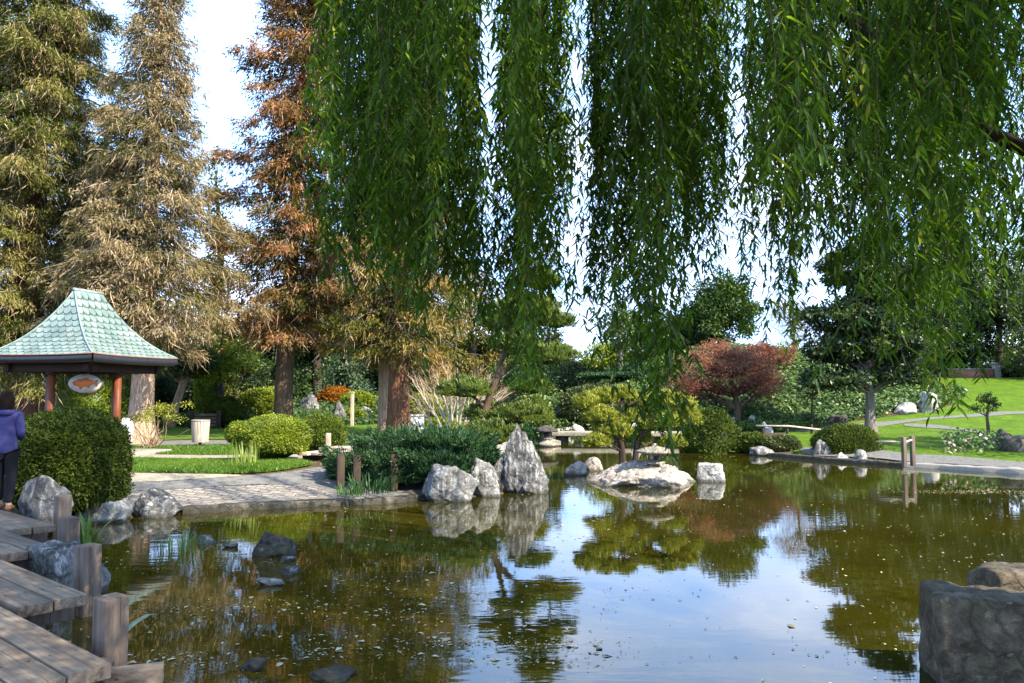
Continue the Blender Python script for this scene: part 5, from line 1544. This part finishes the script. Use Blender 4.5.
# ------------------------------------------------------------------ pavilion
Fc = Vector((-10.5, 20.0, 0)); e1 = Vector((.235, .972, 0)); e2 = Vector((-.972, .235, 0)); SL = 3.3
ZE = 3.12
cen = Fc + e1 * SL / 2 + e2 * SL / 2
pav = thing('pavilion', 'open garden pavilion with flared green copper roof and red brown posts', 'pavilion', (cen.x, cen.y, 0))
def LP(a, b, z): return (e1 * a + e2 * b) + Vector((0, 0, z))          # local point, a along e1, b along e2, from the centre
h = SL / 2
rl = .50
def roof_profile(t): return ZE + (4.92 - ZE) * (.48 * t + .52 * t ** 2.4)
def roof_face(corner_a, corner_b, top_a, top_b, ulen):
    nu, nv = 20, 16
    V = []
    for j in range(nv + 1):
        t = j / nv
        A = Vector(corner_a).lerp(Vector(top_a), t); B = Vector(corner_b).lerp(Vector(top_b), t)
        for i in range(nu + 1):
            s_ = i / nu
            p = A.lerp(B, s_); lift = .03 * (abs(s_ - .5) * 2) ** 3 * (1 - t) ** 2
            V.append((p.x, p.y, roof_profile(t) + lift))
    Q = [[j * (nu + 1) + i, j * (nu + 1) + i + 1, (j + 1) * (nu + 1) + i + 1, (j + 1) * (nu + 1) + i] for j in range(nv) for i in range(nu)]
    UV = []
    for j in range(nv + 1):
        t = j / nv
        w = (Vector(corner_a) - Vector(corner_b)).length * (1 - t) + (Vector(top_a) - Vector(top_b)).length * t
        ln = 0
        for i in range(nu + 1): UV.append((((i / nu) - .5) * w / .235, t * 12.0))
    return V, Q, UV
C4 = {'F': LP(-h, -h, 0), 'R': LP(h, -h, 0), 'B': LP(h, h, 0), 'L': LP(-h, h, 0)}
T1, T2 = LP(-rl, 0, 0), LP(rl, 0, 0)
allV, allQ, allUV = [], [], []
for a, b, ta, tb in (('L', 'F', T1 + e2 * .05, T1 - e2 * .05), ('F', 'R', T1 - e2 * .05, T2 - e2 * .05), ('R', 'B', T2 - e2 * .05, T2 + e2 * .05), ('B', 'L', T2 + e2 * .05, T1 + e2 * .05)):
    V, Q, UV = roof_face(C4[a], C4[b], ta, tb, 1)
    o_ = len(allV); allV += V; allUV += UV; allQ += [[k + o_ for k in q] for q in Q]
me = bpy.data.meshes.new('roof'); me.from_pydata(allV, [], allQ)
uvl = me.uv_layers.new(name='UVMap')
for lp in me.loops: uvl.data[lp.index].uv = allUV[lp.vertex_index]
me.polygons.foreach_set('use_smooth', np.ones(len(me.polygons), bool))
me.materials.append(M['shingle'])
roof = bpy.data.objects.new('roof', me); COL.objects.link(roof); roof.parent = pav
m = MB(); m.tube([LP(-rl - .04, 0, 4.95), LP(rl + .04, 0, 4.95)], .05, 8); m.build('ridge_cap', M['verdigris'], roof, True)
for k_, (c_, t_) in {'F': ('F', T1), 'R': ('R', T2), 'B': ('B', T2), 'L': ('L', T1)}.items():
    m = MB(); pts = []
    for j in range(13):
        t = j / 12; q = C4[c_].lerp(t_, t); pts.append((q.x, q.y, roof_profile(t) + .03 * (1 - t) ** 2 + .012))
    m.tube(pts, .024, 6); m.build('hip_cap', M['verdigris'], roof, True)
# eaves: soffit, fascia, copper drip edge
ed = [('L', 'F'), ('F', 'R'), ('R', 'B'), ('B', 'L')]
for a, b in ed:
    A, B = C4[a], C4[b]; d = (B - A).normalized(); nn = Vector((d.y, -d.x, 0)); ln = (B - A).length
    ang = math.atan2(d.y, d.x); mid = (A + B) / 2
    m = MB()
    pts = 14
    vs, qs = [], []
    for i in range(pts + 1):
        s_ = i / pts; z = ZE + .03 * (abs(s_ - .5) * 2) ** 3; q = A.lerp(B, s_)
        for off_, dz in ((.0, -.012), (.03, -.012), (.03, -.17), (-.05, -.21), (-.05, -.10)):
            vs.append((q.x + nn.x * off_, q.y + nn.y * off_, z + dz))
    qs = [[i * 5 + j, i * 5 + (j + 1) % 5, (i + 1) * 5 + (j + 1) % 5, (i + 1) * 5 + j] for i in range(pts) for j in range(5)]
    m.add(vs, qs); m.build('fascia', M['gutter'], pav)
    m = MB(); m.tube([(A.lerp(B, i / pts).x + nn.x * .03, A.lerp(B, i / pts).y + nn.y * .03, ZE + .004 + .03 * (abs(i / pts - .5) * 2) ** 3) for i in range(pts + 1)], .018, 6); m.build('drip_edge', M['copper'], pav)
    q = mid - nn * .42
    m = MB(); m.box((q.x, q.y, ZE - .30), (ln - .5, .16, .24), ang, .01); m.build('beam', M['beam_wood'], pav)
m = MB(); m.box((0, 0, ZE - .115), (SL - .14, SL - .14, .05), math.atan2(e1.y, e1.x)); m.build('soffit', M['beam_wood'], pav)
zg = H(cen.x, cen.y)
for q in (LP(-h + .48, 0, 0), LP(-.15, -h + .48, 0), LP(h - .48, 0, 0), LP(0, h - .48, 0)):
    m = MB(); m.tube([(q.x, q.y, zg - .1), (q.x, q.y, ZE - .42)], .095, 12); pst = m.build('post', M['red_wood'], pav, False)
    m = MB(); m.lathe([(.02, ZE - .50), (.13, ZE - .50), (.15, ZE - .42), (.02, ZE - .42)], 12, (q.x, q.y, 0)); m.build('post_cap', M['beam_wood'], pst)
    m = MB(); m.lathe([(.02, zg - .1), (.2, zg - .1), (.18, zg + .12), (.02, zg + .12)], 12, (q.x, q.y, 0)); m.build('footing', M['concrete'], pst)
for k_ in 'FRBL':
    q = C4[k_]; d = (-Vector((q.x, q.y, 0))).normalized()
    m = MB(); m.tube([(q.x + d.x * .25, q.y + d.y * .25, ZE - .15), (q.x + d.x * .6, q.y + d.y * .6, ZE - .24), (q.x + d.x * 1.1, q.y + d.y * 1.1, ZE - .4)], [.05, .075, .06], 6); m.build('bracket', M['beam_wood'], pav)
m = MB(); m.box((0, 0, zg + .02), (SL - .1, SL - .1, .10), math.atan2(e1.y, e1.x), .02); m.build('floor_slab', M['concrete'], pav)

# oval fish sign hanging under the roof
sp = at_y(85, 383.5, 21.0)
sg = thing('oval_sign', 'white oval sign with an orange fish hanging in the pavilion', 'sign', (sp.x, sp.y, sp.z), None, .12)
def disc(rx, rz, y, th, n=36):
    bm = bmesh.new(); f = bm.faces.new([bm.verts.new((rx * math.cos(a), y, rz * math.sin(a))) for a in np.arange(n) * 2 * PI / n])
    ex = bmesh.ops.extrude_face_region(bm, geom=[f]); bmesh.ops.translate(bm, vec=(0, th, 0), verts=[e for e in ex['geom'] if isinstance(e, bmesh.types.BMVert)])
    bmesh.ops.recalc_face_normals(bm, faces=bm.faces[:]); return bm
m = MB(); m.bm(disc(.42, .25, 0, .05)); m.build('board', flat_mat('sign_white', (.45, .42, .35), .6, .3, 0, .3), sg)
m = MB(); a = np.linspace(0, 2 * PI, 41); m.tube([(.43 * math.cos(t), .02, .26 * math.sin(t)) for t in a], .028, 6, cap=False); m.build('rim', M['rock_brown'], sg)
fish = [(-.31, .02), (-.26, .07), (-.16, .11), (-.06, .125), (.0, .15), (.08, .15), (.10, .115), (.18, .085), (.24, .05), (.31, .10), (.33, .085), (.305, .02), (.33, -.05), (.30, -.06), (.24, -.0), (.16, -.035), (.12, -.06), (.13, -.10), (.09, -.12), (.05, -.07), (-.06, -.085), (-.08, -.13), (-.12, -.145), (-.14, -.085), (-.22, -.06), (-.28, -.03)]
bm = bmesh.new(); f = bm.faces.new([bm.verts.new((x, -.012, z)) for x, z in fish]); ex = bmesh.ops.extrude_face_region(bm, geom=[f])
bmesh.ops.translate(bm, vec=(0, -.02, 0), verts=[e for e in ex['geom'] if isinstance(e, bmesh.types.BMVert)]); bmesh.ops.recalc_face_normals(bm, faces=bm.faces[:]); bmesh.ops.triangulate(bm, faces=[f_ for f_ in bm.faces if len(f_.verts) > 4])
m = MB(); m.bm(bm); fo = m.build('fish', flat_mat('fish_orange', (.48, .13, .03), .5), sg)
bm = disc(.014, .014, -.035, .005, 10); bmesh.ops.translate(bm, vec=(-.25, 0, .035), verts=bm.verts[:]); m = MB(); m.bm(bm); m.build('eye', M['black_metal'], fo)
for dx in (-.2, .2):
    m = MB(); m.tube([(dx, .025, .22), (dx, .025, ZE - .2 - sp.z)], .009, 5); m.build('chain', M['black_metal'], sg)


# ------------------------------------------------------------------ person
def skin_mesh(name, verts, edges, radii, mat, parent, sub=2):
    me = bpy.data.meshes.new(name); me.from_pydata(verts, edges, [])
    o_ = bpy.data.objects.new(name, me); COL.objects.link(o_)
    md = o_.modifiers.new('skin', 'SKIN'); md.use_smooth_shade = True
    sv = me.skin_vertices[0].data
    for i, r_ in enumerate(radii):
        sv[i].radius = (r_, r_) if isinstance(r_, (int, float)) else r_
        sv[i].use_root = (i == 0)
    ss_ = o_.modifiers.new('sub', 'SUBSURF'); ss_.levels = sub; ss_.render_levels = sub
    dg = bpy.context.evaluated_depsgraph_get()
    me2 = bpy.data.meshes.new_from_object(o_.evaluated_get(dg))
    o_.modifiers.clear(); o_.data = me2
    me2.materials.clear(); me2.materials.append(mat)
    me2.polygons.foreach_set('use_smooth', np.ones(len(me2.polygons), bool))
    o_.parent = parent
    return o_


pp = at_z(2, 511, DZ)
per = thing('person', 'person in blue violet hoodie and black trousers walking away on boardwalk', 'person', (pp.x, pp.y, DZ), None, .25)
# body, facing +y (away from us), 1.66 m
V = [(0, 0, .90), (0, 0, 1.08), (0, .01, 1.26), (0, 0, 1.38), (0, .0, 1.45), (0, .02, 1.50), (0, .03, 1.57), (0, .03, 1.64),
     (.15, 0, 1.345), (.20, -.02, 1.10), (.14, .18, 1.02), (.08, .25, 1.06), (-.15, 0, 1.345), (-.20, -.02, 1.10), (-.14, .18, 1.02), (-.08, .25, 1.06),
     (.08, 0, .82), (.085, .03, .47), (.085, -.03, .09), (.085, .09, .04), (-.08, 0, .82), (-.085, .10, .48), (-.085, .13, .10), (-.085, .26, .05)]
E = [(0, 1), (1, 2), (2, 3), (3, 4), (4, 5), (5, 6), (6, 7), (3, 8), (8, 9), (9, 10), (10, 11), (3, 12), (12, 13), (13, 14), (14, 15), (0, 16), (16, 17), (17, 18), (18, 19), (0, 20), (20, 21), (21, 22), (22, 23)]
Rr = [.10, .105, .115, .10, .052, .07, .092, .07, .055, .042, .034, .03, .055, .042, .034, .03, .08, .055, .04, .035, .08, .055, .04, .035]
skin_mesh('body', V, E, Rr, M['skin'], per)
# hands: five bent fingers closing on each other in front
for s_ in (1, -1):
    hv = [(s_ * .08, .25, 1.06), (s_ * .05, .28, 1.07)]; he = [(0, 1)]; hr = [.03, .028]
    for k in range(4):
        b_ = len(hv); zz_ = 1.095 - k * .018; ln_ = (.034, .04, .037, .028)[k]
        hv += [(s_ * .035, .295, zz_), (s_ * (.03 - ln_ * .5), .30 + .012, zz_), (s_ * (.03 - ln_ * .9), .29, zz_ - .004)]; hr += [.010, .009, .008]; he += [(1, b_), (b_, b_ + 1), (b_ + 1, b_ + 2)]
    b_ = len(hv); hv += [(s_ * .055, .26, 1.105), (s_ * .03, .275, 1.125)]; hr += [.011, .009]; he += [(0, b_), (b_, b_ + 1)]
    skin_mesh('hand', hv, he, hr, M['skin'], per, 1)
V = [(0, 0, .76), (0, 0, .96), (0, -.005, 1.15), (0, 0, 1.29), (0, -.01, 1.385), (0, -.02, 1.425), (.165, 0, 1.36), (.215, -.03, 1.10), (.15, .15, 1.025), (-.165, 0, 1.36), (-.215, -.03, 1.10), (-.15, .15, 1.025)]
E = [(0, 1), (1, 2), (2, 3), (3, 4), (4, 5), (4, 6), (6, 7), (7, 8), (4, 9), (9, 10), (10, 11)]
Rr = [(.185, .14), (.18, .135), (.17, .13), (.185, .135), (.12, .10), (.085, .08), .075, .062, .05, .075, .062, .05]
ho = skin_mesh('hoodie', V, E, Rr, M['hoodie'], per)
hd = MB(); hd.lathe([(.02, -.03), (.12, -.02), (.15, .02), (.13, .06), (.09, .05)], 14, (0, -.06, 1.38), sx=1, sy=.75); hd.build('hood', M['hoodie'], ho, True)
V = [(0, 0, .93), (.085, 0, .84), (.09, .025, .48), (.088, -.04, .10), (-.085, 0, .84), (-.09, .09, .49), (-.088, .12, .12)]
E = [(0, 1), (1, 2), (2, 3), (0, 4), (4, 5), (5, 6)]
skin_mesh('trousers', V, E, [(.165, .13), (.105, .115), .075, .062, (.105, .115), .075, .062], M['trousers'], per)
for s_, y0 in ((1, -.05), (-1, .12)):
    skin_mesh('shoe', [(s_ * .088, y0 - .03, .05), (s_ * .09, y0 + .08, .045), (s_ * .095, y0 + .19, .035)], [(0, 1), (1, 2)], [(.045, .05), (.048, .042), (.04, .03)], M['shoe'], per)
hr_ = MB(); v, f = ICO[4]
q = unit(v) * (1 + .05 * fbm(unit(v) * 4, 3, 3))[:, None]
q = q * np.array([.098, .115, .13]) + np.array([0, .0, 1.585]); low_ = q[:, 2] < 1.56
q[:, 2] = np.where(low_ & (q[:, 1] < .03), q[:, 2] * 2.6 - 1.56 * 1.6, q[:, 2]); q[:, 1] = np.where(q[:, 1] > .055, .055 + (q[:, 1] - .055) * .25, q[:, 1])
bm = bmesh.new(); vs = [bm.verts.new(x) for x in q]
for a in f: bm.faces.new([vs[i] for i in a])
hr_.bm(bm); hr_.build('hair', M['hair'], per, True)

# ------------------------------------------------------------------ willow
wr = np.random.default_rng(77)
wil = thing('weeping_willow', 'weeping willow whose hanging leafy curtains fill the top of view', 'tree', (7.2, 3.6, H(7.2, 3.6)))
W0 = Vector((7.2, 3.6, H(7.2, 3.6)))
def wl(p): return tuple(Vector(p) - W0)
trunk_mesh([wl((7.2, 3.6, W0.z - .3)), wl((7.1, 3.6, 1.6)), wl((6.7, 3.7, 3.0)), wl((6.4, 3.9, 4.2))], [.55, .42, .36, .30], 16, .5, 9, .08).build('trunk', M['bark_brown'], wil, True)
limbs = [
    [(6.8, 3.7, 2.7), (4.6, 5.0, 3.25), (3.35, 5.2, 3.75), (2.75, 5.3, 4.2), (2.3, 5.4, 4.75), (1.2, 5.8, 5.7), (-.5, 6.6, 6.4)],
    [(6.4, 3.9, 4.2), (4.8, 5.2, 5.8), (2.5, 7.0, 7.2), (.2, 8.4, 7.6), (-1.6, 9.2, 7.2)],
    [(6.4, 3.9, 4.2), (5.6, 6.2, 5.4), (5.2, 8.6, 6.4), (4.6, 10.5, 6.8)],
    [(6.4, 3.9, 4.2), (5.2, 2.8, 6.0), (3.0, 3.2, 7.6), (.4, 4.4, 8.2), (-1.8, 5.6, 7.6)],
    [(6.4, 3.9, 4.2), (7.6, 5.4, 6.0), (9.0, 7.5, 7.2)],
    [(6.4, 3.9, 4.2), (7.2, 2.5, 6.2), (7.5, .5, 7.6)],
]
for i, l in enumerate(limbs):
    m = MB(); P = smooth_poly(l, 6, False); m = trunk_mesh([wl(p) for p in P], np.linspace(.10 if i == 0 else .2, .025, len(P)), 16, 0, i, .16); m.build('limb', M['bark_dark'], wil, True)


def strands(specs, name, leafL=.095, leafW=.0205):
    """specs: (px0, px1, depth0, depth1, bottom y, bottom jitter, count)"""
    fm = MB(); tm = MB()
    PO, DI, NR, LL, TT = [], [], [], [], []
    for (p0, p1, d0, d1, yb, jit, cnt) in specs:
        # strands hang in sprigs: a few sharing one parent point
        k = 0
        cnt = cnt * .80
        if 200 < yb < 335: yb = yb - 22
        while k < cnt:
            Y = wr.uniform(d0, d1); px = wr.uniform(p0, p1)
            grp = int(wr.integers(2, 6)); yb0 = min(yb + wr.normal(0, jit * 1.6) - 26 * max(0, wr.normal(0, 1)), yb + 24)
            gt = wr.normal(-.06, .20)
            for g in range(grp):
                k += 1
                ppx = px + wr.normal(0, 5.5)
                if (570 < ppx < 592 and wr.random() < .85) or (734 < ppx < 750 and wr.random() < .7): continue
                YY = Y + wr.normal(0, .12)
                x = (ppx - CX) / F_PX * YY
                zt = CAM_Z + (395 - wr.uniform(-230, -50)) / F_PX * YY
                zb = CAM_Z + (395 - (yb0 + wr.normal(0, jit * .4))) / F_PX * YY
                if zt - zb < .3: continue
                n = 10; t = np.linspace(0, 1, n)
                sway = wr.normal(0, .09, 2); s2 = wr.normal(0, .03, 2); ph = wr.uniform(0, 6)
                P = np.stack([x + sway[0] * t ** 1.5 + s2[0] * np.sin(t * 9 + ph), YY + sway[1] * t ** 1.5 + s2[1] * np.cos(t * 8 + ph), zt + (zb - zt) * t], -1)
                tm.tube(P, np.linspace(.0035, .0012, n), 3, .5, cap=False)
                segs = [(P, t, 1.0, .031)]
                for b_ in range(int(wr.integers(2, 6))):
                    t0 = wr.uniform(.15, .93); b0 = np.array([np.interp(t0, t, P[:, i]) for i in range(3)])
                    a_ = wr.uniform(0, 2 * PI); l_ = wr.uniform(.15, .55); sl = wr.uniform(.25, .8)
                    u_ = np.linspace(0, 1, 5)
                    Q = b0 + np.stack([math.cos(a_) * sl * u_ ** .7, math.sin(a_) * sl * u_ ** .7, -u_ ** 1.2], -1) * l_
                    tm.tube(Q, np.linspace(.0018, .0009, 5), 3, .5, cap=False)
                    segs.append((Q, u_, .9, .024))
                acc = []
                for (Q, u_, k_, dens_) in segs:
                    ln_ = np.linalg.norm(np.diff(Q, axis=0), axis=1).sum()
                    nl = max(3, int(ln_ / dens_ * wr.uniform(.75, 1.1)))
                    tl = np.clip(np.sort(wr.random(nl)), 0, .995)
                    acc.append((np.stack([np.interp(tl, u_, Q[:, i]) for i in range(3)], -1), np.arange(nl) * 2.4 + wr.uniform(0, 6) + wr.normal(0, .5, nl)))
                pos = np.concatenate([a[0] for a in acc]); az = np.concatenate([a[1] for a in acc]); nl = len(pos)
                spread_ = wr.uniform(.3, 1.3, nl) * (.75 + .5 * wr.random())
                d = np.stack([np.cos(az) * spread_, np.sin(az) * spread_, -np.ones(nl) * wr.uniform(.4, 1.1, nl)], -1)
                nr = np.stack([np.cos(az), np.sin(az), np.ones(nl) * .9], -1) + wr.normal(0, .35, (nl, 3))
                PO.append(pos); DI.append(d); NR.append(nr); LL.append(wr.uniform(.6, 1.3, nl)); TT.append(np.clip(.45 + gt + wr.normal(0, .17, nl), 0, 1))
    PO = np.concatenate(PO) - np.array(W0); DI = np.concatenate(DI); NR = np.concatenate(NR); LL = np.concatenate(LL); TT = np.concatenate(TT)
    fm.lance(PO, DI, NR, leafL * LL, leafW * LL ** .5, TT)
    for i in range(len(tm.v)): tm.v[i] = tm.v[i] - np.array(W0)
    o_ = fm.build(name, M['willow'], wil)
    tm.build('twigs', M['willow_twig'], o_)
    return o_


strands([(325, 365, 6.0, 7.0, 268, 18, 26), (345, 420, 5.6, 7.4, 286, 16, 52), (318, 345, 5.6, 6.4, 220, 60, 9)], 'leaf_curtain')
strands([(405, 470, 5.4, 7.2, 300, 16, 54), (455, 535, 5.8, 8.0, 318, 18, 64)], 'leaf_curtain')
strands([(512, 524, 5.2, 5.6, 392, 12, 5), (496, 520, 5.4, 6.2, 362, 14, 9), (440, 448, 5.5, 6.0, 372, 14, 3), (424, 432, 5.5, 6.0, 345, 14, 3)], 'leaf_curtain')
strands([(528, 566, 7.6, 9.0, 312, 22, 28), (588, 606, 6.5, 8.5, 320, 20, 9), (552, 574, 7.6, 8.8, 345, 22, 5), (535, 575, 6, 8.0, 150, 50, 12)], 'leaf_curtain')
strands([(594, 640, 6.2, 8.6, 312, 22, 38), (625, 680, 6.0, 8.4, 300, 24, 36), (600, 665, 6.2, 8.4, 336, 18, 7)], 'leaf_curtain')
strands([(642, 668, 4.6, 5.4, 440, 9, 15), (636, 650, 4.8, 5.6, 385, 22, 7)], 'leaf_curtain')
strands([(675, 730, 6.2, 8.8, 255, 26, 42), (700, 722, 7, 8.5, 300, 20, 6)], 'leaf_curtain')
strands([(752, 764, 7.6, 9.0, 330, 20, 8), (768, 796, 6.0, 8.2, 334, 18, 22), (738, 752, 8, 9, 270, 40, 4)], 'leaf_curtain')
strands([(796, 850, 5.2, 8.0, 225, 26, 46), (812, 830, 6.0, 7.5, 290, 20, 8), (840, 900, 5.6, 8.0, 270, 30, 52)], 'leaf_curtain')
strands([(872, 896, 3.4, 3.9, 345, 12, 3), (770, 850, 3.2, 4.2, 150, 40, 16), (780, 800, 3.4, 4.0, 260, 30, 5)], 'leaf_curtain', .085, .017)
strands([(895, 960, 5.6, 8.4, 300, 36, 52), (925, 952, 5.2, 6.2, 385, 16, 8), (900, 916, 5.5, 6.5, 372, 16, 5)], 'leaf_curtain')
strands([(955, 1040, 5.8, 8.6, 296, 30, 44), (985, 1000, 5.6, 6.4, 360, 16, 6), (1030, 1120, 5.5, 8.5, 330, 40, 30)], 'leaf_curtain')
strands([(862, 985, 3.9, 4.9, 190, 50, 34), (985, 1030, 3.9, 4.8, 60, 14, 8), (676, 704, 6.4, 8.4, 262, 22, 14), (722, 738, 8.0, 11, 250, 40, 8), (752, 800, 8.5, 11.5, 300, 30, 14)], 'leaf_curtain')
strands([(350, 520, 4.2, 5.4, 130, 60, 20), (620, 760, 4.2, 5.4, 90, 50, 14)], 'leaf_curtain')
strands([(340, 560, 8.6, 11.5, 262, 26, 50)], 'leaf_curtain', .075, .017)
strands([(594, 730, 9.0, 12, 262, 34, 22), (756, 1040, 9.0, 12, 262, 40, 34)], 'leaf_curtain', .075, .017)
strands([(578, 590, 9, 11, 60, 40, 1), (738, 750, 9, 11, 150, 60, 2)], 'leaf_curtain', .075, .017)
# unseen canopy above and behind the camera: willow's leafy top, thickened to shade the boardwalk
fm = MB()
cl = []
for l in limbs[1:]:
    P = np.array(smooth_poly(l, 8, False)); cl.append(P[8:])
cl = np.concatenate(cl)
ci = wr.integers(0, len(cl), 620)
cen_ = cl[ci] + wr.normal(0, 1, (620, 3)) * np.array([1.3, 1.3, .7]) + np.array([0, 0, .6])
cen_ = np.vstack([cen_, wr.normal(0, 1, (190, 3)) * np.array([2.2, 1.5, .8]) + np.array([1.9, 2.0, 6.4]), wr.normal(0, 1, (150, 3)) * np.array([1.9, 1.8, .5]) + np.array([-.9, 8.4, 9.0])])  # two clump sets added out of view to shade boardwalk and hedge
keep = cen_[:, 2] > CAM_Z + .62 * np.maximum(cen_[:, 1], 0) + .8
cen_ = cen_[keep]
clump_leaves(fm, cen_ - np.array(W0), np.full(len(cen_), .75), 170, .11, .026, wr, .5, .17, .8, .8)
fm.build('crown', M['willow'], wil)

# ------------------------------------------------------------------ floating bits
dr = np.random.default_rng(55)
q = np.column_stack([dr.uniform(-8, 9, 60000), 5.4 + 13 * dr.random(60000) ** 1.7])
nz = fbm(np.column_stack([q * np.array([.55, 1.5]), q[:, 0] * 0]), 21, 3)
pr = np.clip((nz - .12) * 2.2, 0, 1) * np.where((q[:, 0] < -.6), 1.0, np.where(q[:, 0] < 1.5, .5, .2)) * np.exp(-(q[:, 1] - 5.4) / 3.0) + .012 + .03 * np.exp(-((q[:, 1] - 12) / 4) ** 2)
keep = (dr.random(len(q)) < pr) & (sdf(q[:, 0], q[:, 1]) < -.15)
q = q[keep]
# a drifting raft near the right bank
q = np.vstack([q, np.column_stack([dr.normal(10.0, .9, 500), dr.normal(17.6, .22, 500)]), np.column_stack([dr.normal(.1, .45, 160), dr.normal(6.9, .10, 160)])])
n = len(q)
m = MB(); ang = dr.uniform(0, 2 * PI, n)
sz = np.exp(dr.normal(-3.75, .45, n)); el = dr.uniform(.25, .9, n)
m.rhomb(np.column_stack([q, np.full(n, .006)]), np.column_stack([np.cos(ang), np.sin(ang), dr.normal(0, .02, n)]), np.column_stack([dr.normal(0, .06, (n, 2)), np.ones(n)]), sz * 1.25, sz * el, dr.random(n))
tag(m.build('floating_litter', M['debris']), 'pale leaf bits and petals floating on the pond', 'leaf litter', kind='stuff')
print('debris', n)

q = np.column_stack([dr.uniform(-16, 20, 9000), dr.uniform(12, 34, 9000)])
q = q[sdf(q[:, 0], q[:, 1]) > .1][:2600]; n = len(q); ang = dr.uniform(0, 2 * PI, n)
m = MB(); m.rhomb(np.column_stack([q, height(q[:, 0], q[:, 1]) + .065]), np.column_stack([np.cos(ang), np.sin(ang), dr.normal(0, .2, n)]), np.column_stack([dr.normal(0, .3, (n, 2)), np.ones(n)]), dr.uniform(.04, .09, n), dr.uniform(.015, .03, n), dr.random(n))
tag(m.build('fallen_leaves', M['twig_tan']), 'dry fallen leaves scattered over paths and lawns', 'leaf litter', kind='stuff')

# ------------------------------------------------------------------ light and sky
SUN_AZ_VEC = Vector((.80, -.56)); SUN_EL = math.radians(41)
world = bpy.data.worlds.new('World'); scene.world = world; world.use_nodes = True
nt = world.node_tree; nt.nodes.clear()
sky = nt.nodes.new('ShaderNodeTexSky'); sky.sky_type = 'NISHITA'; sky.sun_disc = False
sky.sun_elevation = SUN_EL; sky.sun_rotation = math.atan2(SUN_AZ_VEC.x, SUN_AZ_VEC.y)
sky.air_density = 1.0; sky.dust_density = .6; sky.ozone_density = 1.0
tc = nt.nodes.new('ShaderNodeTexCoord')
mp = nt.nodes.new('ShaderNodeMapping'); mp.inputs['Scale'].default_value = (1, 1, 2.6); mp.inputs['Location'].default_value = (.3, .1, .55)
nt.links.new(tc.outputs['Generated'], mp.inputs['Vector'])
cn = noise_tex(nt, 2.3, 7, .58, mp.outputs['Vector'])
sxz = nt.nodes.new('ShaderNodeSeparateXYZ'); nt.links.new(tc.outputs['Generated'], sxz.inputs[0])
veil = ramp(nt, sxz.outputs['Z'], [(.05, (1, 1, 1)), (.45, (.88, .88, .88)), (.80, (.0, .0, .0))])
cm = math_n(nt, 'MAXIMUM', veil, ramp(nt, cn, [(.45, (0, 0, 0)), (.66, (1, 1, 1))]))
CLOUD = ramp(nt, math_n(nt, 'ADD', cn, ramp(nt, sxz.outputs['Z'], [(.02, (.16, .16, .16)), (.22, (0, 0, 0))])), [(.50, (5.4/26, 9.0/26, 16.0/26)), (.80, (13.5/26, 14.2/26, 16/26))])
CLOUD = mixc(nt, 1.0, CLOUD, (26.0, 26.0, 26.0), 'MULTIPLY')
colr = mixc(nt, cm, sky.outputs['Color'], CLOUD)
bg = nt.nodes.new('ShaderNodeBackground'); bg.inputs['Strength'].default_value = .08
nt.links.new(colr, bg.inputs['Color'])
wo = nt.nodes.new('ShaderNodeOutputWorld'); nt.links.new(bg.outputs[0], wo.inputs['Surface'])

sd_ = bpy.data.lights.new('sun', 'SUN'); sd_.energy = 5.0; sd_.angle = math.radians(.5); sd_.color = (1.0, .90, .72)
so = bpy.data.objects.new('sun', sd_); COL.objects.link(so)
dirv = Vector((SUN_AZ_VEC.x * math.cos(SUN_EL), SUN_AZ_VEC.y * math.cos(SUN_EL), 0)); dirv = Vector((dirv.x, dirv.y, 0)).normalized() * math.cos(SUN_EL) + Vector((0, 0, math.sin(SUN_EL)))
so.rotation_euler = (-dirv).to_track_quat('-Z', 'Y').to_euler()
so.location = (10, -10, 20)

scene.view_settings.view_transform = 'Standard'
scene.view_settings.look = 'None'
scene.view_settings.exposure = 1.52
scene.view_settings.gamma = 1
scene.render.engine = 'CYCLES'
scene.cycles.max_bounces = 6
scene.cycles.diffuse_bounces = 3
scene.cycles.glossy_bounces = 3
scene.cycles.transmission_bounces = 3
scene.cycles.transparent_max_bounces = 4
scene.cycles.caustics_reflective = False
scene.cycles.caustics_refractive = False
